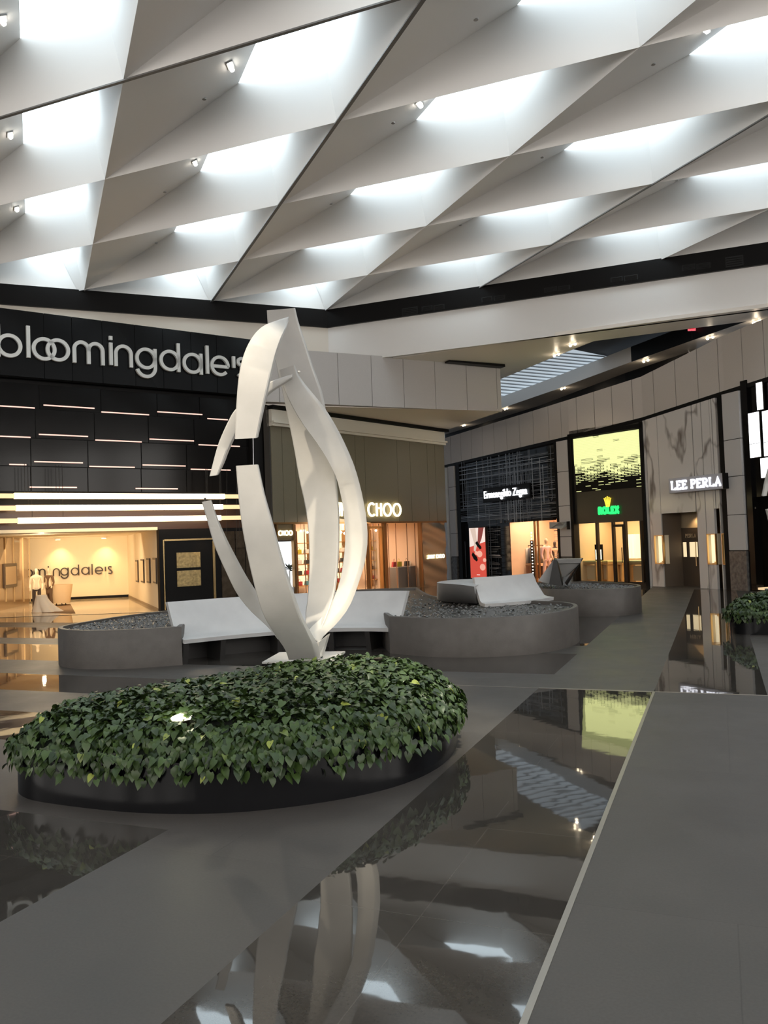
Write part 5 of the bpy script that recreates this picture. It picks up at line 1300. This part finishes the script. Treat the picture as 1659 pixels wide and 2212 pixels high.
def leaf_mesh(count, seed):
    random.seed(seed); V = []; Fc = []; cols = []
    prof = [(0, 0), (.28, -.14), (.50, .08), (.47, .42), (.24, .80), (0, 1.2)]
    done = 0
    while done < count:
        x, y = random.uniform(-3.6, 1.0), random.uniform(6.3, 10.4); d = dist_in(x, y)
        if d < -.09: continue
        if d > .35 and random.random() < .12: continue
        if (x+.87)**2/.22+(y-9.6)**2/.02 < 1: continue
        done += 1
        if d < 0: z = PZ+.06-random.random()**2.0*.2
        else: z = mz(d)-random.random()*.1+random.gauss(0, .02)
        s = random.uniform(.046, .084)*(1 if random.random() > .08 else .6)
        yaw = random.uniform(0, 2*pi)
        out = Vector((x, y, 0))-cc; out.normalize()
        if d < .25:
            # hang outward over the edge
            e = 1e-2; gx = dist_in(x+e, y)-d; gy = dist_in(x, y+e)-d; go = -Vector((gx, gy, 0)).normalized()
            a_ = math.atan2(go.y, go.x)+random.gauss(0, .6); tilt = -random.uniform(.5, 1.4) if d < .08 else -random.uniform(.1, .9)
        else: a_ = yaw; tilt = random.uniform(-.7, .25)
        dx = Vector((cos(a_)*cos(tilt), sin(a_)*cos(tilt), sin(tilt))); side = Vector((-sin(a_), cos(a_), random.uniform(-.35, .35))).normalized()
        nn = dx.cross(side).normalized()
        if nn.z < 0: nn = -nn
        c = Vector((x, y, z)); o_ = len(V); fold = random.uniform(.12, .35)
        def pt(u, v, w=0): return c+side*(u*s)+dx*(v*s)+nn*((abs(u)*fold-.22*v*v+w)*s)
        mids = [pt(0, v, 0) for v in (0, .12, .42, .78, 1.1)]
        R_ = [pt(u, v) for u, v in prof[1:5]]; L_ = [pt(-u, v) for u, v in prof[1:5]]
        V += mids+R_+L_
        m0, m1, m2, m3, m4 = range(o_, o_+5); r0, r1_, r2_, r3_ = range(o_+5, o_+9); l0, l1, l2, l3 = range(o_+9, o_+13)
        Fc += [(m0, r0, r1_, m1), (m1, r1_, r2_, m2), (m2, r2_, r3_, m3), (m3, r3_, m4), (m0, m1, l1, l0), (m1, m2, l2, l1), (m2, m3, l3, l2), (m3, m4, l3)]
        cols += [random.random()]*8
    return V, Fc, cols
def leaf_material(name, dark, light, var):
    m = bpy.data.materials.new(name); m.use_nodes = True; nt = m.node_tree; b = nt.nodes['Principled BSDF']; L = nt.links
    at = nt.nodes.new('ShaderNodeAttribute'); at.attribute_name = 'leafrand'
    cr_ = nt.nodes.new('ShaderNodeValToRGB'); L.new(at.outputs['Fac'], cr_.inputs[0]); e = cr_.color_ramp.elements
    e[0].color = (*dark, 1); e[1].color = (*light, 1); e[1].position = .85; x = e.new(.985); x.color = (*light, 1); x = e.new(.992); x.color = (*var, 1)
    L.new(cr_.outputs[0], b.inputs['Base Color']); b.inputs['Roughness'].default_value = .38; b.inputs['Specular IOR Level'].default_value = .4
    return m
M_leaf = leaf_material('vine_leaf', (.014, .028, .008), (.048, .082, .019), (.26, .30, .06))
V, Fc, cols = leaf_mesh(13500, 77)
me = bpy.data.meshes.new('foliage'); me.from_pydata([v-cc for v in V], [], Fc); me.materials.append(M_leaf)
at = me.attributes.new('leafrand', 'FLOAT', 'FACE'); at.data.foreach_set('value', cols)
me.polygons.foreach_set('use_smooth', [True]*len(me.polygons))
fo = bpy.data.objects.new('foliage', me); COL.objects.link(fo); fo.parent = LB; fo['kind'] = 'stuff'
# garden uplight
ul_p = gp(392, 1556, .66); g = empty('garden_uplight', ul_p-Vector((0, 0, .1)), 'small bright garden uplight glowing among the vine leaves', 'lamp')
MB().lathe(ul_p-Vector((0, 0, .12)), [(.05, 0), (.07, .12), (.075, .13)], 14).build('housing', M_darkm, g)
MB().lathe(ul_p+Vector((0, 0, .01)), [(.085, 0), (.09, .02), (.02, .045)], 14).build('lens', emis('uplight_lens', (1, .95, .7), 3), g)
point(ul_p+Vector((0, -.03, .10)), 1.6, (1, .95, .6), .03)
spot(ul_p+Vector((0, 0, .12)), Vector((-.9, 9.6, 2.6)), 40, (1, .88, .66), 55, .05, .8)
u2 = Vector((-.12, 9.0, .86)); g = empty('garden_uplight', u2-Vector((0, 0, .14)), 'small dark uplight added in the leaves to light the inner sculpture blades', 'lamp')
MB().lathe(u2-Vector((0, 0, .14)), [(.04, 0), (.05, .1), (.05, .11)], 12).build('housing', M_darkm, g)
spot(u2, Vector((-.62, 10.15, 1.9)), 170, (1, .88, .66), 75, .05, .9)  # added uplight hidden in the leaves, brightens the inner blades
spot(Vector((-3.6, 4.2, 11.3)), Vector((-1.45, 8.9, 3.9)), 5000, (1, .87, .66), 13, .08, .7)
spot(Vector((3.0, 5.2, 11.3)), Vector((.25, 9.0, .6)), 6000, (1, .95, .75), 17, .08, .9)

# ================================================================ WHITE SCULPTURE
def C2(x, y): return 400+x*.2773, 640+y*.2773
def C3(x, y): return 400+x*.2773, 1000+y*.2773
M_scu = mat('sculpture_white', (.455, .44, .42), .42, noise=(3.5, .06))
BD = 9.6
base_c = Vector((dep(655, 1425, BD).x, BD, .72))
SC = empty('white_sculpture', base_c, 'tall white abstract sculpture of curved blades like an open bud, on the leafy planter', 'sculpture')
def blade(L, R, E, name, fn=None, smooth=True, n=5):
    """L, R: front face edges, E: outer edge of the thickness; each (x, y, depth)"""
    ML = catmull([dep(*p) for p in L], n); MR = catmull([dep(*p) for p in R], n); ME = catmull([dep(*p) for p in E], n)
    def rs(P, m_):
        l = [0]
        for a, b in zip(P[:-1], P[1:]): l.append(l[-1]+(b-a).length)
        out = []; j = 0
        for i in range(m_):
            t = l[-1]*i/(m_-1)
            while j < len(P)-2 and l[j+1] < t: j += 1
            u = (t-l[j])/max(l[j+1]-l[j], 1e-9); out.append(P[j]+(P[j+1]-P[j])*min(u, 1))
        return out
    m_ = 32; ML, MR, ME = rs(ML, m_), rs(MR, m_), rs(ME, m_)
    secs = []
    for a, b, c in zip(ML, MR, ME):
        d = a+(c-b)*1.0
        k = b-a; w = k.length or 1; ch = min(.012/w, .2); cd = (c-b)
        secs.append([a+k*ch, b-k*ch, b+cd*.12, c-cd*.12, c-k*ch, d+k*ch, d-cd*.12, a+cd*.12])
    return MB().sections(secs).build(name, M_scu, SC, smooth=35)
def s2(pts): return [(*C2(x, y), d) for x, y, d in pts]
def s3(pts): return [(*C3(x, y), d) for x, y, d in pts]
# A back blade
blade(s2([(635, 110, 9.750), (640, 200, 9.821), (680, 420, 9.893), (740, 680, 9.986), (800, 950, 10.081), (850, 1200, 10.157)])+s3([(885, 110, 10.229), (930, 320, 10.300), (958, 520, 10.300), (965, 800, 10.300), (952, 1050, 10.171), (932, 1230, 10.029), (985, 1345, 9.840), (1010, 1440, 9.686), (1010, 1530, 9.600)]),
      s2([(850, 92, 9.750), (875, 200, 9.812), (930, 370, 9.875), (990, 560, 9.950), (1050, 730, 10.033), (1085, 880, 10.112), (1130, 1100, 10.175), (1150, 1300, 10.238)])+s3([(1168, 110, 10.300), (1186, 320, 10.300), (1192, 520, 10.300), (1180, 800, 10.225), (1155, 1020, 10.100), (1105, 1180, 9.965), (1045, 1330, 9.790), (1042, 1420, 9.675), (1040, 1530, 9.600)]),
      s2([(858, 92, 9.850), (884, 200, 9.912), (940, 365, 9.975), (1002, 560, 10.050), (1064, 730, 10.133), (1096, 880, 10.212), (1136, 1100, 10.275), (1158, 1300, 10.338)])+s3([(1178, 110, 10.400), (1198, 320, 10.400), (1205, 520, 10.400), (1194, 800, 10.325), (1172, 1000, 10.200), (1125, 1160, 10.065), (1060, 1330, 9.890), (1050, 1420, 9.775), (1048, 1530, 9.700)]), 'back_blade')
# B right rib
blade(s2([(730, 575, 9.550), (745, 660, 9.626), (800, 800, 9.701), (900, 980, 9.800), (1010, 1130, 9.907), (1100, 1270, 10.013), (1160, 1390, 10.120)])+s3([(1180, 140, 10.213), (1222, 340, 10.307), (1241, 560, 10.330), (1232, 720, 10.330), (1208, 880, 10.268), (1160, 1030, 10.143), (1085, 1170, 10.002), (975, 1275, 9.811), (945, 1320, 9.620)]),
      s2([(845, 538, 9.550), (865, 610, 9.626), (930, 710, 9.701), (1020, 820, 9.800), (1080, 900, 9.907), (1150, 1020, 10.013), (1210, 1140, 10.120)])+s3([(1290, 50, 10.213), (1345, 300, 10.307), (1384, 560, 10.330), (1368, 750, 10.330), (1320, 910, 10.268), (1245, 1090, 10.143), (1140, 1225, 10.002), (1040, 1295, 9.811), (950, 1335, 9.620)]),
      s2([(854, 536, 9.635), (882, 610, 9.711), (950, 700, 9.786), (1044, 810, 9.885), (1105, 890, 9.992), (1178, 1010, 10.098), (1240, 1130, 10.205)])+s3([(1325, 30, 10.298), (1392, 280, 10.392), (1426, 530, 10.415), (1412, 740, 10.415), (1362, 920, 10.353), (1290, 1110, 10.228), (1195, 1245, 10.087), (1110, 1330, 9.896), (1045, 1400, 9.705)]), 'right_rib')
# C cream arch in front
blade(s2([(800, 172, 9.620), (650, 210, 9.315), (560, 270, 9.101), (490, 370, 8.977), (440, 500, 8.900), (412, 650, 8.860), (396, 850, 8.850), (386, 1112, 8.850)]),
      s2([(797, 200, 9.620), (770, 260, 9.315), (738, 330, 9.101), (700, 440, 8.977), (668, 570, 8.900), (635, 720, 8.860), (600, 880, 8.850), (556, 1104, 8.850)]),
      s2([(808, 182, 9.705), (784, 260, 9.400), (754, 335, 9.186), (716, 445, 9.062), (684, 575, 8.985), (652, 725, 8.945), (616, 885, 8.935), (572, 1095, 8.935)]), 'upper_front_blade')
# D small arch behind
blade(s2([(835, 606, 9.5), (740, 634, 9.46), (640, 676, 9.42), (500, 780, 9.36), (385, 885, 9.28), (330, 980, 9.24), (275, 1100, 9.2), (240, 1200, 9.18), (188, 1402, 9.15)]),
      s2([(832, 634, 9.5), (745, 684, 9.46), (655, 742, 9.42), (530, 860, 9.36), (430, 980, 9.28), (375, 1090, 9.24), (325, 1200, 9.2), (292, 1290, 9.18), (250, 1394, 9.15)]),
      s2([(836, 644, 9.58), (752, 700, 9.54), (668, 758, 9.5), (545, 872, 9.45), (446, 990, 9.37), (392, 1100, 9.33), (342, 1210, 9.29), (310, 1295, 9.27), (266, 1384, 9.24)]), 'upper_left_blade')
# E big lower front blade
blade(s3([(394, 22, 8.850), (420, 330, 8.860), (452, 560, 8.870), (498, 790, 8.933), (548, 1000, 9.015), (605, 1180, 9.127), (690, 1330, 9.283), (770, 1450, 9.429), (800, 1535, 9.560)]),
      s3([(566, 12, 8.850), (612, 240, 8.860), (676, 480, 8.870), (745, 740, 8.933), (820, 980, 9.015), (885, 1180, 9.127), (950, 1330, 9.283), (1000, 1440, 9.429), (1014, 1530, 9.560)]),
      s3([(574, 18, 8.950), (622, 240, 8.960), (690, 480, 8.970), (762, 740, 9.033), (840, 980, 9.115), (910, 1180, 9.227), (985, 1320, 9.383), (1040, 1420, 9.529), (1060, 1520, 9.660)]), 'lower_front_blade')
# F slim lower left blade
blade(s3([(128, 304, 8.900), (165, 430, 8.929), (228, 650, 8.971), (330, 880, 9.057), (400, 1020, 9.157), (500, 1150, 9.271), (640, 1282, 9.386), (720, 1380, 9.500)]),
      s3([(200, 290, 8.900), (238, 420, 8.929), (300, 580, 8.971), (378, 740, 9.057), (455, 890, 9.157), (530, 1020, 9.271), (610, 1160, 9.386), (720, 1340, 9.500)]),
      s3([(207, 292, 8.985), (252, 420, 9.014), (322, 580, 9.056), (404, 740, 9.142), (484, 885, 9.242), (565, 1010, 9.356), (640, 1140, 9.471), (740, 1310, 9.585)]), 'lower_left_blade')
# neck block joining the blades
nk = [s3([(1010, 1400, 9.62), (1045, 1392, 9.6), (1112, 1335, 9.66), (1085, 1430, 9.66), (1062, 1510, 9.64), (1015, 1535, 9.6)])][0]
MB().prism([dep(*p) for p in nk], (.02, .12, 0)).build('neck', M_scu, SC, bevel=.008)
# base plate
bz_ = base_c.z
bp_ = [gp(566, 1434, bz_), gp(722, 1430, bz_), gp(746, 1410, bz_), gp(604, 1412, bz_)]
MB().prism(bp_, (0, 0, .02)).build('base_plate', M_scu, SC); MB().prism([p-Vector((0, 0, .07)) for p in bp_], (0, 0, .069)).build('plate_edge', M_black, SC)
cb1 = dep(546.5, 945, 9.35); cb2 = dep(547.5, 1006, 9.35)
MB().tube([cb1, cb2], .003, 6).build('cable', mat('steel_cable', (.5, .5, .52), .3, .9), SC)
k_ = dep(*C2(886, 590), 9.5); MB().lathe(k_, [(.015, -.012), (.02, 0), (.015, .012)], 10).build('bolt', M_scu, SC)
k_ = dep(*C3(155, 285), 9.34); MB().lathe(k_, [(.012, -.02), (.012, .02)], 10).build('bolt', M_darkm, SC)
# second planter and sculpture to the right
off2 = Vector((10.25, 9.1, 0))
dup(LB, LB.location+off2, 'black drum planter of green vines at the right edge of the floor')
dup(SC, SC.location+off2+Vector((.13, .1, -.1)), 'second white bladed sculpture, only its left blade tips showing at the right edge')
# small leaves and debris lying on the floor
# ================================================================ REAR ENCLOSURE, UNSEEN GLAZING AND ADDED FILL
back = MB()
for a, b in [((-24, -12), (26, -12)), ((26, -12), (26, 18)), ((-24, -12), (-24, 20))]:
    W = Wall(a, b); back.prism([Vector((*a, 0)), Vector((*b, 0)), Vector((*b, 13)), Vector((*a, 13))], -W.n*.2)
struct(back.build('wall_rear', mat('rear_wall', (.30, .28, .26), .6)))
M_rear_fill = emis('rear_and_fill_glazing', (1.0, .955, .90), REAR_FILL)
k = 95
for x in range(-21, 23, 6):  # unseen rear glazing, its extent and height set for the fill light
    struct(MB().box((x, -11.9, 4.0), (x+4.2, -11.75, 10.5)).build('window_%d' % k, M_rear_fill)); k += 1
for y in (-10, -4, 2):  # side panes added out of view to light the facades and ceiling
    struct(MB().box((-23.8, y, 4.0), (-23.65, y+4.5, 10.5)).build('window_%d' % (k+20), M_rear_fill))
    struct(MB().box((25.6, y, 4.0), (25.75, y+5, 10.5)).build('window_%d' % k, M_rear_fill)); k += 1

spot(CR+Vector((2.4, -2.2, -2.3)), CR+Vector((1.8, .6, -1.3)), 420, (1, .72, .38), 95, .2, 1)
